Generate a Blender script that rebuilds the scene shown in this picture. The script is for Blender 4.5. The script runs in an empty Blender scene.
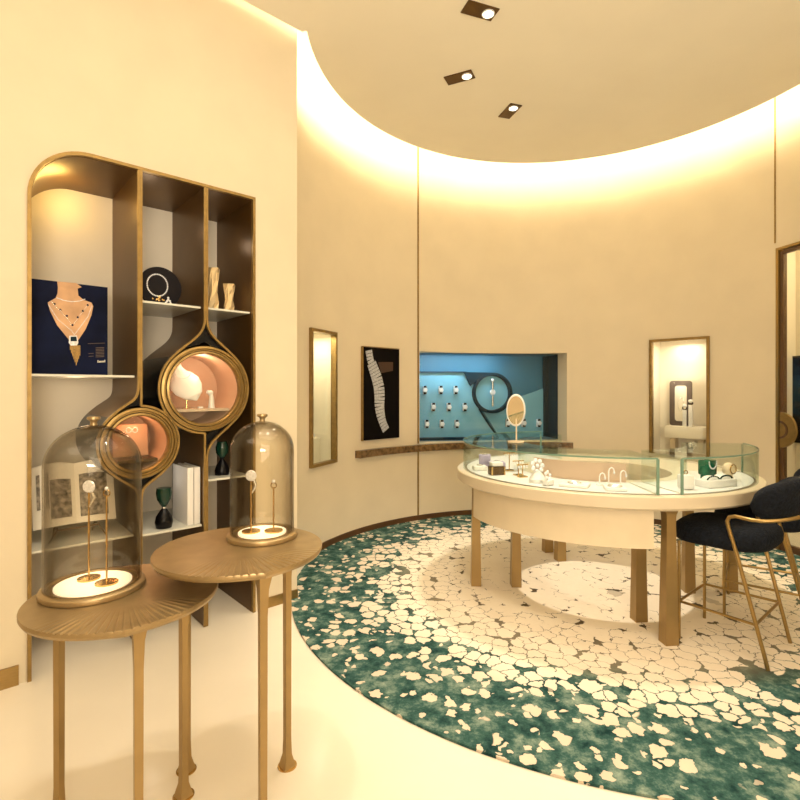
import bpy, bmesh, math, random
from mathutils import Vector, Matrix
random.seed(7)
C = bpy.context.scene.collection
PI = math.pi
def R(d): return math.radians(d)

# ------------------------------------------------------------------ camera
EYE = 1.5
F = 510.0
HOR = 390.0
cam = bpy.data.cameras.new('camera'); co = bpy.data.objects.new('camera', cam); C.objects.link(co)
co.location = (0, 0, EYE); co.rotation_euler = (PI/2, 0, 0)
cam.sensor_width = 36; cam.lens = 36*F/800; cam.shift_y = -(400-HOR)/800
cam.clip_start = 0.02
bpy.context.scene.camera = co
vs = bpy.context.scene.view_settings
bpy.context.scene.cycles.transparent_max_bounces = 40
vs.view_transform = 'Standard'; vs.look = 'None'; vs.exposure = -0.42

# ------------------------------------------------------------------ materials
def nodes_of(name):
    m = bpy.data.materials.new(name); m.use_nodes = True
    nt = m.node_tree
    return m, nt, nt.nodes['Principled BSDF'], nt.nodes['Material Output']
def mat(name, col, rough=.5, metal=0., noise=0., nscale=8., bump=0., emis=None, estr=0., spec=.5, stretch=None, coat=0.):
    m, nt, b, out = nodes_of(name)
    b.inputs['Base Color'].default_value = (*col, 1)
    b.inputs['Roughness'].default_value = rough
    b.inputs['Metallic'].default_value = metal
    b.inputs['Specular IOR Level'].default_value = spec
    b.inputs['Coat Weight'].default_value = coat
    if emis:
        b.inputs['Emission Color'].default_value = (*emis, 1); b.inputs['Emission Strength'].default_value = estr
    if noise or bump:
        tc = nt.nodes.new('ShaderNodeTexCoord'); mp = nt.nodes.new('ShaderNodeMapping')
        if stretch: mp.inputs['Scale'].default_value = stretch
        n = nt.nodes.new('ShaderNodeTexNoise'); n.inputs['Scale'].default_value = nscale; n.inputs['Detail'].default_value = 5
        nt.links.new(tc.outputs['Object'], mp.inputs['Vector']); nt.links.new(mp.outputs['Vector'], n.inputs['Vector'])
        if noise:
            cr = nt.nodes.new('ShaderNodeValToRGB')
            cr.color_ramp.elements[0].position = .3; cr.color_ramp.elements[1].position = .7
            cr.color_ramp.elements[0].color = (*[c*(1-noise) for c in col], 1)
            cr.color_ramp.elements[1].color = (*[min(1, c*(1+noise)) for c in col], 1)
            nt.links.new(n.outputs['Fac'], cr.inputs['Fac']); nt.links.new(cr.outputs['Color'], b.inputs['Base Color'])
        if bump:
            bp = nt.nodes.new('ShaderNodeBump'); bp.inputs['Strength'].default_value = bump; bp.inputs['Distance'].default_value = .01
            nt.links.new(n.outputs['Fac'], bp.inputs['Height']); nt.links.new(bp.outputs['Normal'], b.inputs['Normal'])
    return m
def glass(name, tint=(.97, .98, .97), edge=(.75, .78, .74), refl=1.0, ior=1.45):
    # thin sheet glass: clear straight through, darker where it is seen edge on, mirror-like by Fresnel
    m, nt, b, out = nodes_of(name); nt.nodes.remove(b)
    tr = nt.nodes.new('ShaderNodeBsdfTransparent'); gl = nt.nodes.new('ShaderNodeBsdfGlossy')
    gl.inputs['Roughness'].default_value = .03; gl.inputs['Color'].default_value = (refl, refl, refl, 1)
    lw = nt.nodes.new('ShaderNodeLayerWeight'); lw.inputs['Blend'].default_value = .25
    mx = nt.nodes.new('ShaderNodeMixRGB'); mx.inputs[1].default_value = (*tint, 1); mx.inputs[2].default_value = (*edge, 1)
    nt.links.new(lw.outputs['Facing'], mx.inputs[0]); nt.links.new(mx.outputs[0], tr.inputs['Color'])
    fc = nt.nodes.new('ShaderNodeLayerWeight'); fc.inputs['Blend'].default_value = .5
    pw = nt.nodes.new('ShaderNodeMath'); pw.operation = 'POWER'; pw.inputs[1].default_value = 4.0
    nt.links.new(fc.outputs['Facing'], pw.inputs[0])
    fr = nt.nodes.new('ShaderNodeMath'); fr.operation = 'MULTIPLY_ADD'; fr.inputs[1].default_value = .42; fr.inputs[2].default_value = .025
    nt.links.new(pw.outputs[0], fr.inputs[0])
    ms = nt.nodes.new('ShaderNodeMixShader')
    nt.links.new(fr.outputs[0], ms.inputs[0]); nt.links.new(tr.outputs[0], ms.inputs[1]); nt.links.new(gl.outputs[0], ms.inputs[2])
    nt.links.new(ms.outputs[0], out.inputs['Surface'])
    return m
M = {}
M['wall'] = mat('wall_plaster', (.66, .575, .42), .7, noise=.03, nscale=3, bump=.03)
M['ceil'] = mat('ceiling_paint', (.84, .78, .64), .8, noise=.02, nscale=2)
M['floor'] = mat('polished_cream_stone', (.74, .67, .545), .16, noise=.035, nscale=1.6)
M['gold'] = mat('brushed_brass', (.36, .24, .09), .33, .9, noise=.10, nscale=30, stretch=(1, 1, 12))
M['gold2'] = mat('polished_brass', (.60, .40, .15), .22, .95)
M['oldgold'] = mat('aged_gold_frame', (.29, .19, .065), .38, .75, noise=.15, nscale=25)
M['bronze'] = mat('bronze_lacquer', (.105, .050, .009), .38, .5, noise=.15, nscale=3)
M['bronzedark'] = mat('dark_bronze', (.10, .055, .018), .35, .6)
M['black'] = mat('black_lacquer_and_shade', (.004, .004, .005), .25, spec=.2)
M['backp'] = mat('silk_back_panel', (.68, .62, .51), .6, noise=.03, nscale=4)
M['glass'] = glass('clear_glass', (.985, .995, .985), (.80, .88, .82), .9)
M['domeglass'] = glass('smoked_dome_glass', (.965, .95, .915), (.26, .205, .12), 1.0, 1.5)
M['caseglass'] = glass('green_edged_glass', (.985, .995, .988), (.80, .88, .83), .9)
M['glassedge'] = mat('glass_cut_edge', (.15, .25, .19), .15)
M['white'] = mat('white_leatherette', (.74, .72, .69), .5)
M['deck'] = mat('white_display_deck', (.66, .65, .63), .5)
M['litdisc'] = mat('lit_white_disc', (.9, .86, .78), .5, emis=(1, .85, .58), estr=1.5)
M['cream'] = mat('cream_lacquer', (.60, .51, .37), .35, noise=.02, nscale=4)
M['apron'] = mat('cream_leather', (.68, .57, .40), .45, noise=.03, nscale=8, bump=.04)
M['pink'] = mat('blush_suede', (.52, .38, .27), .8)
M['brownmarble'] = mat('brown_marble', (.13, .075, .03), .25, noise=.7, nscale=22)
M['base'] = mat('walnut_baseboard', (.085, .038, .012), .4, noise=.2, nscale=6)
M['navy'] = mat('navy_boucle', (.0032, .005, .009), .9, noise=.85, nscale=75, bump=1.0, spec=.25)
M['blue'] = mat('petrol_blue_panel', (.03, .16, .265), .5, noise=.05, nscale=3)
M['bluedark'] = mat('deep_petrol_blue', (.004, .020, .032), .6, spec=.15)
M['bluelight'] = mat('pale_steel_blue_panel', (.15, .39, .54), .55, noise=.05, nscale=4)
M['orange'] = mat('copper_velvet', (.55, .33, .21), .55, noise=.06, nscale=5)
M['postblack'] = mat('navy_print', (.004, .007, .028), .6, noise=.6, nscale=4, spec=.08)
M['posterdark'] = mat('black_print', (.004, .003, .003), .6, spec=.05)
M['posterbrown'] = mat('brown_print', (.035, .012, .005), .4)
M['skin'] = mat('skin_tone_print', (.52, .30, .15), .5, noise=.25, nscale=9)
M['silver'] = mat('silver', (.75, .75, .74), .25, .9)
M['diamond'] = mat('pave_diamonds', (.82, .82, .83), .25, .2, noise=.35, nscale=160, emis=(.8, .85, .95), estr=.06)
M['gunmetal'] = mat('pale_bracelet_print', (.42, .43, .46), .4, noise=.35, nscale=60)
M['paper'] = mat('glossy_paper', (.80, .76, .66), .35)
M['ink'] = mat('grey_ink', (.22, .19, .15), .5, noise=.95, nscale=38)
M['green'] = mat('emerald_green', (.005, .10, .05), .25, noise=.5, nscale=20)
M['darkgreen'] = mat('bottle_green_glass', (.006, .035, .022), .12)
M['purple'] = mat('lilac_suede', (.36, .32, .46), .7)
M['mirror'] = mat('mirror_glass', (.75, .62, .42), .06, .9)
M['bulb'] = mat('lamp_lens', (1, .95, .85), .3, emis=(1, .88, .66), estr=14)
M['led'] = mat('warm_led_strip', (1, .85, .55), .5, emis=(1, .86, .60), estr=105)
M['leather'] = mat('black_leather', (.010, .008, .010), .6, spec=.15)
M['facet'] = mat('faceted_gold', (.88, .68, .38), .3, .35)
M['tabletop'] = mat('brushed_bronze_top', (.34, .24, .115), .36, .65, noise=.12, nscale=14)
M['leg'] = mat('champagne_brass', (.36, .245, .105), .38, .75, noise=.06, nscale=10)
M['nichein'] = mat('ivory_niche_lining', (.80, .72, .58), .6)
M['beige'] = mat('beige_stand', (.62, .50, .34), .6)
M['wornbrown'] = mat('grey_brown_suede', (.10, .07, .055), .8)

# ------------------------------------------------------------------ carpet material
def carpet_material():
    m, nt, b, out = nodes_of('tufted_carpet')
    N = nt.nodes.new; L = nt.links.new
    def math_(op, a, bb=None, clamp=False):
        n = N('ShaderNodeMath'); n.operation = op; n.use_clamp = clamp
        for i, v in enumerate((a, bb)):
            if v is None: continue
            if isinstance(v, (int, float)): n.inputs[i].default_value = v
            else: L(v, n.inputs[i])
        return n.outputs[0]
    def ramp(v, a, c):
        n = N('ShaderNodeMapRange'); n.interpolation_type = 'SMOOTHSTEP'
        L(v, n.inputs[0]); n.inputs[1].default_value = a; n.inputs[2].default_value = c
        return n.outputs[0]
    def noise(vec, s, d=4, w=None):
        n = N('ShaderNodeTexNoise'); n.inputs['Scale'].default_value = s; n.inputs['Detail'].default_value = d; L(vec, n.inputs['Vector']); return n
    def mix(f, a, c):
        n = N('ShaderNodeMixRGB')
        if isinstance(f, float): n.inputs[0].default_value = f
        else: L(f, n.inputs[0])
        for i, v in ((1, a), (2, c)):
            if isinstance(v, tuple): n.inputs[i].default_value = (*v, 1)
            else: L(v, n.inputs[i])
        return n.outputs[0]
    tc = N('ShaderNodeTexCoord'); p0 = tc.outputs['Object']
    ln = N('ShaderNodeVectorMath'); ln.operation = 'LENGTH'; L(p0, ln.inputs[0]); r = ln.outputs['Value']
    def warp(vec, sc_, amp):
        nd = noise(p0, sc_, 2)
        sub = N('ShaderNodeVectorMath'); sub.operation = 'SUBTRACT'; L(nd.outputs['Color'], sub.inputs[0]); sub.inputs[1].default_value = (.5, .5, .5)
        sc = N('ShaderNodeVectorMath'); sc.operation = 'SCALE'; L(sub.outputs[0], sc.inputs[0]); sc.inputs['Scale'].default_value = amp
        ad = N('ShaderNodeVectorMath'); ad.operation = 'ADD'; L(vec, ad.inputs[0]); L(sc.outputs[0], ad.inputs[1]); return ad.outputs[0]
    p = warp(warp(p0, 5, .08), 32, .050)
    def vor(feat, s):
        v = N('ShaderNodeTexVoronoi'); v.voronoi_dimensions = '2D'; v.feature = feat; v.inputs['Scale'].default_value = s; v.inputs['Randomness'].default_value = .9; L(p, v.inputs['Vector']); return v
    S = 11.0
    ve = vor('DISTANCE_TO_EDGE', S); vf = vor('F1', S)
    sp = N('ShaderNodeSeparateColor'); L(vf.outputs['Color'], sp.inputs[0])
    edge = ve.outputs['Distance']; rnd = sp.outputs[0]; rnd2 = sp.outputs[1]
    big = noise(p0, 1.7, 3).outputs['Fac']
    med = noise(p0, 4.0, 4).outputs['Fac']
    # how far out a point counts: radius bent by slow noise
    rr = math_('ADD', r, math_('MULTIPLY', math_('SUBTRACT', big, .5), 3.2))
    g = ramp(rr, 1.28, 2.50)
    gw = ramp(r, 1.25, 2.0)
    gap = math_('ADD', math_('MULTIPLY', gw, .035), .020)            # wider teal joints further out
    gap = math_('ADD', gap, math_('MULTIPLY', math_('MULTIPLY', rnd2, g), .10))
    rad_ = math_('SUBTRACT', math_('SUBTRACT', .70, math_('MULTIPLY', gw, .20)), math_('MULTIPLY', math_('MULTIPLY', rnd2, gw), .22))
    inside = math_('MINIMUM', math_('SUBTRACT', edge, gap), math_('SUBTRACT', rad_, vf.outputs['Distance']))
    solid = ramp(inside, -.012, .012)
    keep = ramp(math_('SUBTRACT', rnd, math_('MULTIPLY', math_('MULTIPLY', g, ramp(r, 1.15, 1.55)), .86)), -.01, .01)
    broken = ramp(math_('SUBTRACT', noise(p0, 9, 2).outputs['Fac'], math_('ADD', .55, math_('MULTIPLY', ramp(r, .85, 1.5), -.50))), -.03, .03)   # near the middle only scattered strokes
    v2 = vor('F1', 23.0); s2 = N('ShaderNodeSeparateColor'); L(v2.outputs['Color'], s2.inputs[0])
    petal = math_('MULTIPLY', ramp(math_('SUBTRACT', math_('ADD', .22, math_('MULTIPLY', s2.outputs[1], .22)), v2.outputs['Distance']), -.02, .02), ramp(math_('SUBTRACT', .13, s2.outputs[0]), -.01, .01))
    petal = math_('MULTIPLY', petal, ramp(r, 1.2, 1.5))
    cream_mask = math_('MULTIPLY', math_('MAXIMUM', solid, math_('SUBTRACT', 1.0, math_('MAXIMUM', broken, gw))), keep)
    cr = N('ShaderNodeValToRGB'); e = cr.color_ramp.elements
    e[0].position = .36; e[0].color = (.007, .028, .028, 1); e[1].position = .68; e[1].color = (.24, .30, .235, 1)
    x = cr.color_ramp.elements.new(.5); x.color = (.035, .088, .075, 1)
    tn = noise(p0, 9, 9); tn.inputs['Roughness'].default_value = .72; L(tn.outputs['Fac'], cr.inputs['Fac'])
    cream_mask = math_('MAXIMUM', cream_mask, petal)
    line = mix(ramp(r, 1.25, 1.6), mix(ramp(r, .9, 1.3), (.10, .075, .045), (.24, .205, .14)), cr.outputs['Color'])
    cream = mix(gw, mix(med, (.76, .67, .53), (.86, .78, .65)), mix(med, (.50, .40, .30), (.66, .57, .45)))
    cream = mix(math_('MULTIPLY', noise(p0, 45, 2).outputs['Fac'], .25), cream, (.62, .50, .34))
    colr = mix(cream_mask, line, cream)
    L(colr, b.inputs['Base Color'])
    b.inputs['Roughness'].default_value = .95; b.inputs['Specular IOR Level'].default_value = .1
    bp = N('ShaderNodeBump'); bp.inputs['Strength'].default_value = .5; bp.inputs['Distance'].default_value = .006
    L(math_('ADD', cream_mask, math_('MULTIPLY', noise(p0, 160, 2).outputs['Fac'], .5)), bp.inputs['Height']); L(bp.outputs['Normal'], b.inputs['Normal'])
    return m
M['carpet'] = carpet_material()

# ------------------------------------------------------------------ mesh helpers
class MB:
    def __init__(s): s.bm = bmesh.new()
    def face(s, vs):
        try: s.bm.faces.new(vs)
        except ValueError: pass
    def poly(s, pts): s.face([s.bm.verts.new(p) for p in pts]); return s
    def box(s, c, d, rz=0., bev=0., rx=0.):
        g = bmesh.ops.create_cube(s.bm, size=1)['verts']
        mtx = Matrix.Translation(c) @ Matrix.Rotation(rz, 4, 'Z') @ Matrix.Rotation(rx, 4, 'X') @ Matrix.Diagonal((*d, 1))
        bmesh.ops.transform(s.bm, matrix=mtx, verts=g)
        if bev:
            es = list({e for v in g for e in v.link_edges})
            bmesh.ops.bevel(s.bm, geom=es, offset=bev, segments=2, profile=.5, affect='EDGES')
        return s
    def loft(s, rings, closed=True, caps=True, loop=False):
        vr = [[s.bm.verts.new(p) for p in r] for r in rings]
        n = len(vr[0]); k = len(vr)
        for i in range(k if loop else k-1):
            a, b = vr[i], vr[(i+1) % k]
            for j in range(n if closed else n-1):
                s.face((a[j], a[(j+1) % n], b[(j+1) % n], b[j]))
        if caps and closed and not loop:
            s.face(vr[0][::-1]); s.face(vr[-1])
        return s
    def lathe(s, prof, c=(0, 0, 0), seg=32, caps=True, axis=None, scale=(1, 1)):
        rings = []
        for r, z in prof:
            ring = []
            for j in range(seg):
                a = 2*PI*j/seg
                v = Vector((r*math.cos(a)*scale[0], r*math.sin(a)*scale[1], z))
                if axis is not None: v = axis @ v
                ring.append(Vector(c)+v)
            rings.append(ring)
        return s.loft(rings, True, caps)
    def tube(s, pts, r, seg=8, loop=False):
        pts = [Vector(p) for p in pts]; n = len(pts); rings = []; up = None
        rs = r if isinstance(r, (list, tuple)) else [r]*n
        for i, p in enumerate(pts):
            if loop: t = (pts[(i+1) % n]-pts[i-1]).normalized()
            else: t = (pts[min(i+1, n-1)]-pts[max(i-1, 0)]).normalized()
            if up is None:
                up = Vector((0, 0, 1)) if abs(t.z) < .9 else Vector((1, 0, 0))
            up = (up - t*up.dot(t)).normalized(); sd = t.cross(up)
            rings.append([p + (up*math.cos(2*PI*j/seg)+sd*math.sin(2*PI*j/seg))*rs[i] for j in range(seg)])
        return s.loft(rings, True, True, loop)
    def sphere(s, c, r, sc=(1, 1, 1), u=14, v=9):
        g = bmesh.ops.create_uvsphere(s.bm, u_segments=u, v_segments=v, radius=r)['verts']
        bmesh.ops.transform(s.bm, matrix=Matrix.Translation(c) @ Matrix.Diagonal((*sc, 1)), verts=g); return s
    def prism(s, poly, f, h0, h1):      # f(a,b,h)->point
        n = len(poly)
        lo = [s.bm.verts.new(f(a, b, h0)) for a, b in poly]; hi = [s.bm.verts.new(f(a, b, h1)) for a, b in poly]
        s.face(lo[::-1]); s.face(hi)
        for i in range(n): s.face((lo[i], lo[(i+1) % n], hi[(i+1) % n], hi[i]))
        return s
    def strip(s, path, w, f, h0, h1, loop=False):   # a band of width w centred on a 2-D path, extruded from h0 to h1
        P = [Vector((*p,)) for p in path]; n = len(P); rings = []
        for i in range(n):
            if loop: t = P[(i+1) % n]-P[i-1]
            else: t = P[min(i+1, n-1)]-P[max(i-1, 0)]
            t = t.normalized(); nn = Vector((-t.y, t.x))*w/2
            a, b = P[i]+nn, P[i]-nn
            rings.append([f(a.x, a.y, h0), f(b.x, b.y, h0), f(b.x, b.y, h1), f(a.x, a.y, h1)])
        return s.loft(rings, True, True, loop)
    def build(s, name, m, parent=None, smooth=38., loc=None, rz=0.):
        bmesh.ops.recalc_face_normals(s.bm, faces=s.bm.faces)
        me = bpy.data.meshes.new(name); s.bm.to_mesh(me); s.bm.free()
        if smooth:
            for p in me.polygons: p.use_smooth = True
            me.set_sharp_from_angle(angle=R(smooth))
        me.materials.append(m)
        o = bpy.data.objects.new(name, me); C.objects.link(o)
        if parent is not None: o.parent = parent
        if loc is not None: o.location = loc; o.rotation_euler = (0, 0, rz)
        return o
def FUZ(a, b, h): return (a, h, b)           # 2-D (u, z) drawings in a vertical plane, h = depth
def FXY(a, b, h): return (a, b, h)
def thing(name, label, cat, loc=(0, 0, 0), rz=0., group=None):
    o = bpy.data.objects.new(name, None); C.objects.link(o); o.empty_display_size = .1
    o.location = loc; o.rotation_euler = (0, 0, rz); o['label'] = label; o['category'] = cat
    if group: o['group'] = group
    return o
def tag(o, label, cat, group=None):
    o['label'] = label; o['category'] = cat
    if group: o['group'] = group
    return o
def struct(o): o['kind'] = 'structure'; return o
def copy_tree(o, parent=None):
    c = o.copy(); C.objects.link(c)
    if parent is not None: c.parent = parent
    for ch in list(o.children): copy_tree(ch, c)
    return c
def light(kind, loc, energy, col, size=.1, rot=(0, 0, 0), spot=None, blend=.5, name='lamp', sy=None):
    l = bpy.data.lights.new(name, kind); l.energy = energy; l.color = col
    if kind == 'AREA':
        l.size = size
        if sy: l.shape = 'RECTANGLE'; l.size_y = sy
    else: l.shadow_soft_size = size
    if kind == 'SPOT': l.spot_size = R(spot); l.spot_blend = blend
    o = bpy.data.objects.new(name, l); C.objects.link(o); o.location = loc; o.rotation_euler = rot
    return o

# ------------------------------------------------------------------ the room's plan
WC = (1.40, 3.85); WR = 2.33            # round wall
CC = (1.37, 3.68); CR = 2.03            # edge of the hung ceiling
ZC = 4.04; ZT = 4.75
A = Vector((-1.92, 2.625)); E = Vector((.749, .663)).normalized(); NIN = Vector((-E.y, E.x))   # left wall: start, direction, depth
CW, CT, CD = 1.25, 2.80, .60             # cabinet: width, top, depth
ROTL = math.atan2(E.y, E.x)
UF = 1.575                               # fold where the flat wall ends
def LW(u, d, z): p = A + E*u + NIN*d; return Vector((p.x, p.y, z))
def ray_wall(px, r=WR):
    k = (px-400)/F
    a = k*k+1; b = -2*(WC[0]*k+WC[1]); c = WC[0]**2+WC[1]**2-r*r
    Y = (-b+math.sqrt(b*b-4*a*c))/(2*a)
    return Vector((k*Y, Y))
def th_of(p): return math.atan2(p.x-WC[0], p.y-WC[1])
def WP(th, z, r=WR): return Vector((WC[0]+r*math.sin(th), WC[1]+r*math.cos(th), z))
def frame_of(pl, pr):
    p0, p1 = ray_wall(pl), ray_wall(pr); e = (p1-p0); w = e.length; e.normalize()
    return p0, e, Vector((-e.y, e.x)), w, math.atan2(e.y, e.x)

# floor
MB().poly([(-6, -3, 0), (5, -3, 0), (5, 7, 0), (-6, 7, 0)]).build('floor', M['floor'], smooth=0)
struct(bpy.data.objects['floor'])
# ceiling : one hung panel with thickness, its curved edge standing off the round wall
pts = [(-5.6, -3)]
q = A + E*(-5.0) - NIN*.07; pts.append((q.x, q.y))
q = A + E*UF - NIN*.07; pts.append((q.x, q.y))
arc = [(CC[0]+CR*math.sin(t), CC[1]+CR*math.cos(t)) for t in [R(-92+i*3) for i in range(0, 81)]]
pts += arc
pts += [(5, 2.2), (5, -3)]
struct(MB().prism(pts, FXY, ZC, ZC+.05).build('ceiling', M['ceil'], smooth=20))
struct(MB().poly([(-6, -3, ZT), (5, -3, ZT), (5, 7, ZT), (-6, 7, ZT)]).build('ceiling_void', M['ceil'], smooth=0))
# cove light on the hidden upper side of the panel, along its rim
mb = MB()
rim = [(CC[0]+(CR-.055)*math.sin(t), CC[1]+(CR-.055)*math.cos(t)) for t in [R(-91+i*3) for i in range(0, 79)]]
mb.strip(rim, .04, FXY, ZC+.055, ZC+.095)
struct(mb.build('trim_1', M['led'], smooth=0))
mb = MB(); a = A + E*(-4.5) - NIN*.10; b = A + E*(UF-.05) - NIN*.10
mb.strip([(a.x, a.y), (b.x, b.y)], .03, FXY, ZC+.055, ZC+.075)
M['led2'] = mat('dim_led_strip', (1, .85, .55), .5, emis=(1, .86, .60), estr=16)
struct(mb.build('trim_2', M['led2'], smooth=0))

# round wall, with its openings
NICH = {'left': (309, 335, .797, 2.06), 'right': (650, 710, .80, 2.06), 'blue': (419.5, 567, .885, 1.945)}
DOOR_T0, DOOR_T1, DOOR_H = th_of(ray_wall(776)), th_of(ray_wall(776))+R(26), 2.83
holes = [(th_of(ray_wall(a)), th_of(ray_wall(b)), z0, z1) for a, b, z0, z1 in NICH.values()]
holes.append((DOOR_T0, DOOR_T1, 0, DOOR_H))
T0, T1 = R(-94), R(150)
ths = [T0 + (T1-T0)*i/110 for i in range(111)]; zs = [0, ZT]
for h in holes:
    ths = [t for t in ths if abs(t-h[0]) > R(.8) and abs(t-h[1]) > R(.8)] + [h[0], h[1]]; zs += [h[2], h[3]]
ths = sorted(ths); zs = sorted(set(zs))
mb = MB(); grid = {}
def gv(i, j):
    if (i, j) not in grid: grid[i, j] = mb.bm.verts.new(WP(ths[i], zs[j]))
    return grid[i, j]
for i in range(len(ths)-1):
    for j in range(len(zs)-1):
        tm, zm = (ths[i]+ths[i+1])/2, (zs[j]+zs[j+1])/2
        if any(h[0] < tm < h[1] and h[2] < zm < h[3] for h in holes): continue
        mb.face((gv(i, j), gv(i+1, j), gv(i+1, j+1), gv(i, j+1)))
struct(mb.build('wall_back', M['wall']))
# flat left wall around the cabinet, with rounded upper corner and return to the round wall
RC = .29
mb = MB()
def quad(u0, u1, z0, z1): mb.poly([LW(u0, 0, z0), LW(u1, 0, z0), LW(u1, 0, z1), LW(u0, 0, z1)])
quad(-5.2, 0, 0, CT); quad(CW, UF, 0, CT); quad(-5.2, UF, CT, ZT)
cor = [(RC-RC*math.cos(t), CT-RC+RC*math.sin(t)) for t in [PI/2*i/12 for i in range(13)]]
for i in range(12):
    mb.poly([LW(0, 0, CT), LW(cor[i][0], 0, cor[i][1]), LW(cor[i+1][0], 0, cor[i+1][1])])
mb.poly([LW(UF, 0, 0), LW(UF, .40, 0), LW(UF, .40, ZT), LW(UF, 0, ZT)])
struct(mb.build('wall_left', M['wall'], smooth=0))
# walls behind the photographer
pe = WP(T1, 0); pl = LW(-5.2, 0, 0)
struct(MB().poly([(pl.x, pl.y, 0), (-5.9, -2.8, 0), (-5.9, -2.8, ZT), (pl.x, pl.y, ZT)]).build('wall_side', M['wall'], smooth=0))
struct(MB().poly([(-5.9, -2.8, 0), (4.6, -2.8, 0), (4.6, -2.8, ZT), (-5.9, -2.8, ZT)]).build('wall_rear', M['wall'], smooth=0))
struct(MB().poly([(pe.x, pe.y, 0), (4.6, -2.8, 0), (4.6, -2.8, ZT), (pe.x, pe.y, ZT)]).build('wall_right', M['wall'], smooth=0))
# baseboards
mb = MB()
mb.loft([[WP(t, .0, WR-.001), WP(t, .0, WR-.014), WP(t, .065, WR-.014), WP(t, .065, WR-.001)] for t in [R(-92)+(DOOR_T0-R(-92))*i/70 for i in range(71)]])
struct(mb.build('baseboard_back', M['base']))
mb = MB()
def lbox(u0, u1, d0, d1, z0, z1):
    mb.prism([(u0, z0), (u1, z0), (u1, z1), (u0, z1)], lambda a, b, h: LW(a, h, b), d0, d1)
lbox(-5.2, -.035, -.012, -.001, 0, .10); lbox(CW+.035, UF, -.012, -.001, 0, .07)
struct(mb.build('baseboard_left', M['gold'], smooth=0))
# vertical metal joints in the round wall and the stone ledge
def seam(px, z0, z1, name, w=.018):
    t = th_of(ray_wall(px)); dt = w/WR/2
    m_ = MB(); m_.loft([[WP(s, z, WR-.001) if k < 2 else WP(s, z, WR-.008) for k, s in enumerate((t-dt, t+dt, t+dt, t-dt))] for z in (z0, z1)])
    return struct(m_.build(name, M['oldgold'], smooth=0))
seam(418, .066, .79, 'trim_3'); seam(418, .885, ZC+.4, 'trim_4'); seam(775.3, DOOR_H+.05, ZC+.4, 'trim_5', .012)
mb = MB()
ta, tb = th_of(ray_wall(355)), th_of(ray_wall(573))
mb.loft([[WP(t, .80, WR-.002), WP(t, .80, WR-.07), WP(t, .875, WR-.07), WP(t, .875, WR-.002)] for t in [ta+(tb-ta)*i/40 for i in range(41)]])
struct(mb.build('trim_6', M['brownmarble']))

# ------------------------------------------------------------------ carpet
CP = (1.45, 4.08); ring = []
for i in range(160):
    a = 2*PI*i/160; d = Vector((math.cos(a), math.sin(a))); o = Vector(CP)-Vector(WC)
    bq = o.dot(d); far = -bq+math.sqrt(bq*bq-(o.dot(o)-(WR-.018)**2))
    rad = min(2.27, far); ring.append((d.x*rad, d.y*rad))
mb = MB(); mb.prism(ring, FXY, .001, .012)
o = mb.build('carpet', M['carpet'], smooth=20, loc=(CP[0], CP[1], 0))
tag(o, 'round teal green carpet with cream petal pattern covering the floor under the counter', 'carpet')

# ------------------------------------------------------------------ wall cabinet
cab = thing('display_cabinet', 'tall bronze wall cabinet with rounded corner, three bays and two round copper portholes', 'cabinet', (A.x, A.y, 0), ROTL)
D1, D2 = .5325, .917
RING = {1: (D1, 1.19, .218, 1.535, .845), 2: (D2, 1.508, .280, 1.955, 1.06)}
outl = [(0, 0), (0, CT-RC)] + cor[1:] + [(CW, CT), (CW, 0)]
def inset(path, w):
    return path
mb = MB(); fr = [(.012, 0)] + [(.012 + (p[0])*(1-.012/RC) if p[0] < RC else p[0], p[1]-.012 if i > 0 and p[0] >= RC else p[1]) for i, p in enumerate(outl[1:-2])]
def offs(o_):      # outline moved inwards by o_
    r = RC-o_
    c_ = [(RC-r*math.cos(t), CT-RC+r*math.sin(t)) for t in [PI/2*i/14 for i in range(15)]]
    return [(o_, 0)] + c_ + [(CW-o_, CT-o_), (CW-o_, 0)]
def shell(o0, o1, d0, d1):
    a_, b_ = offs(o0), offs(o1); m_ = MB()
    m_.loft([[(p[0], d0, p[1]), (q_[0], d0, q_[1]), (q_[0], d1, q_[1]), (p[0], d1, p[1])] for p, q_ in zip(a_, b_)])
    return m_
mb.bm.free()
shell(0, .018, -.014, .012).build('front_frame', M['oldgold'], cab)
shell(.002, .020, .012, CD).build('side_panel', M['bronze'], cab)
mb = MB(); mb.prism(offs(.002), FUZ, CD, CD+.02); mb.build('back_panel', M['backp'], cab, smooth=20)
mb = MB(); mb.box((CW/2, CD-.01, .045), (CW-.05, .02, .09)); mb.build('plinth', M['base'], cab, smooth=0)
def bez(p0, p1, p2, p3, n=10):
    return [tuple((1-t)**3*p0[k]+3*(1-t)**2*t*p1[k]+3*(1-t)*t*t*p2[k]+t**3*p3[k] for k in (0, 1)) for t in [i/n for i in range(n+1)]]
def drop_path(idx, sgn):
    u0, zc, r, zt, zb = RING[idx]; w = .007; al = R(46)
    tp = (u0+sgn*r*math.sin(al), zc+r*math.cos(al)); tang = (sgn*math.cos(al), -math.sin(al))
    k = .16
    up = bez((u0+sgn*w, zt), (u0+sgn*w, zt-.12), (tp[0]-tang[0]*k, tp[1]-tang[1]*k), tp)
    ar = [(u0+sgn*r*math.sin(t), zc+r*math.cos(t)) for t in [al+(PI-2*al)*i/16 for i in range(1, 16)]]
    lo = [(p[0], 2*zc-p[1]) for p in up[::-1]]
    return up, ar, lo, tp
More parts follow.
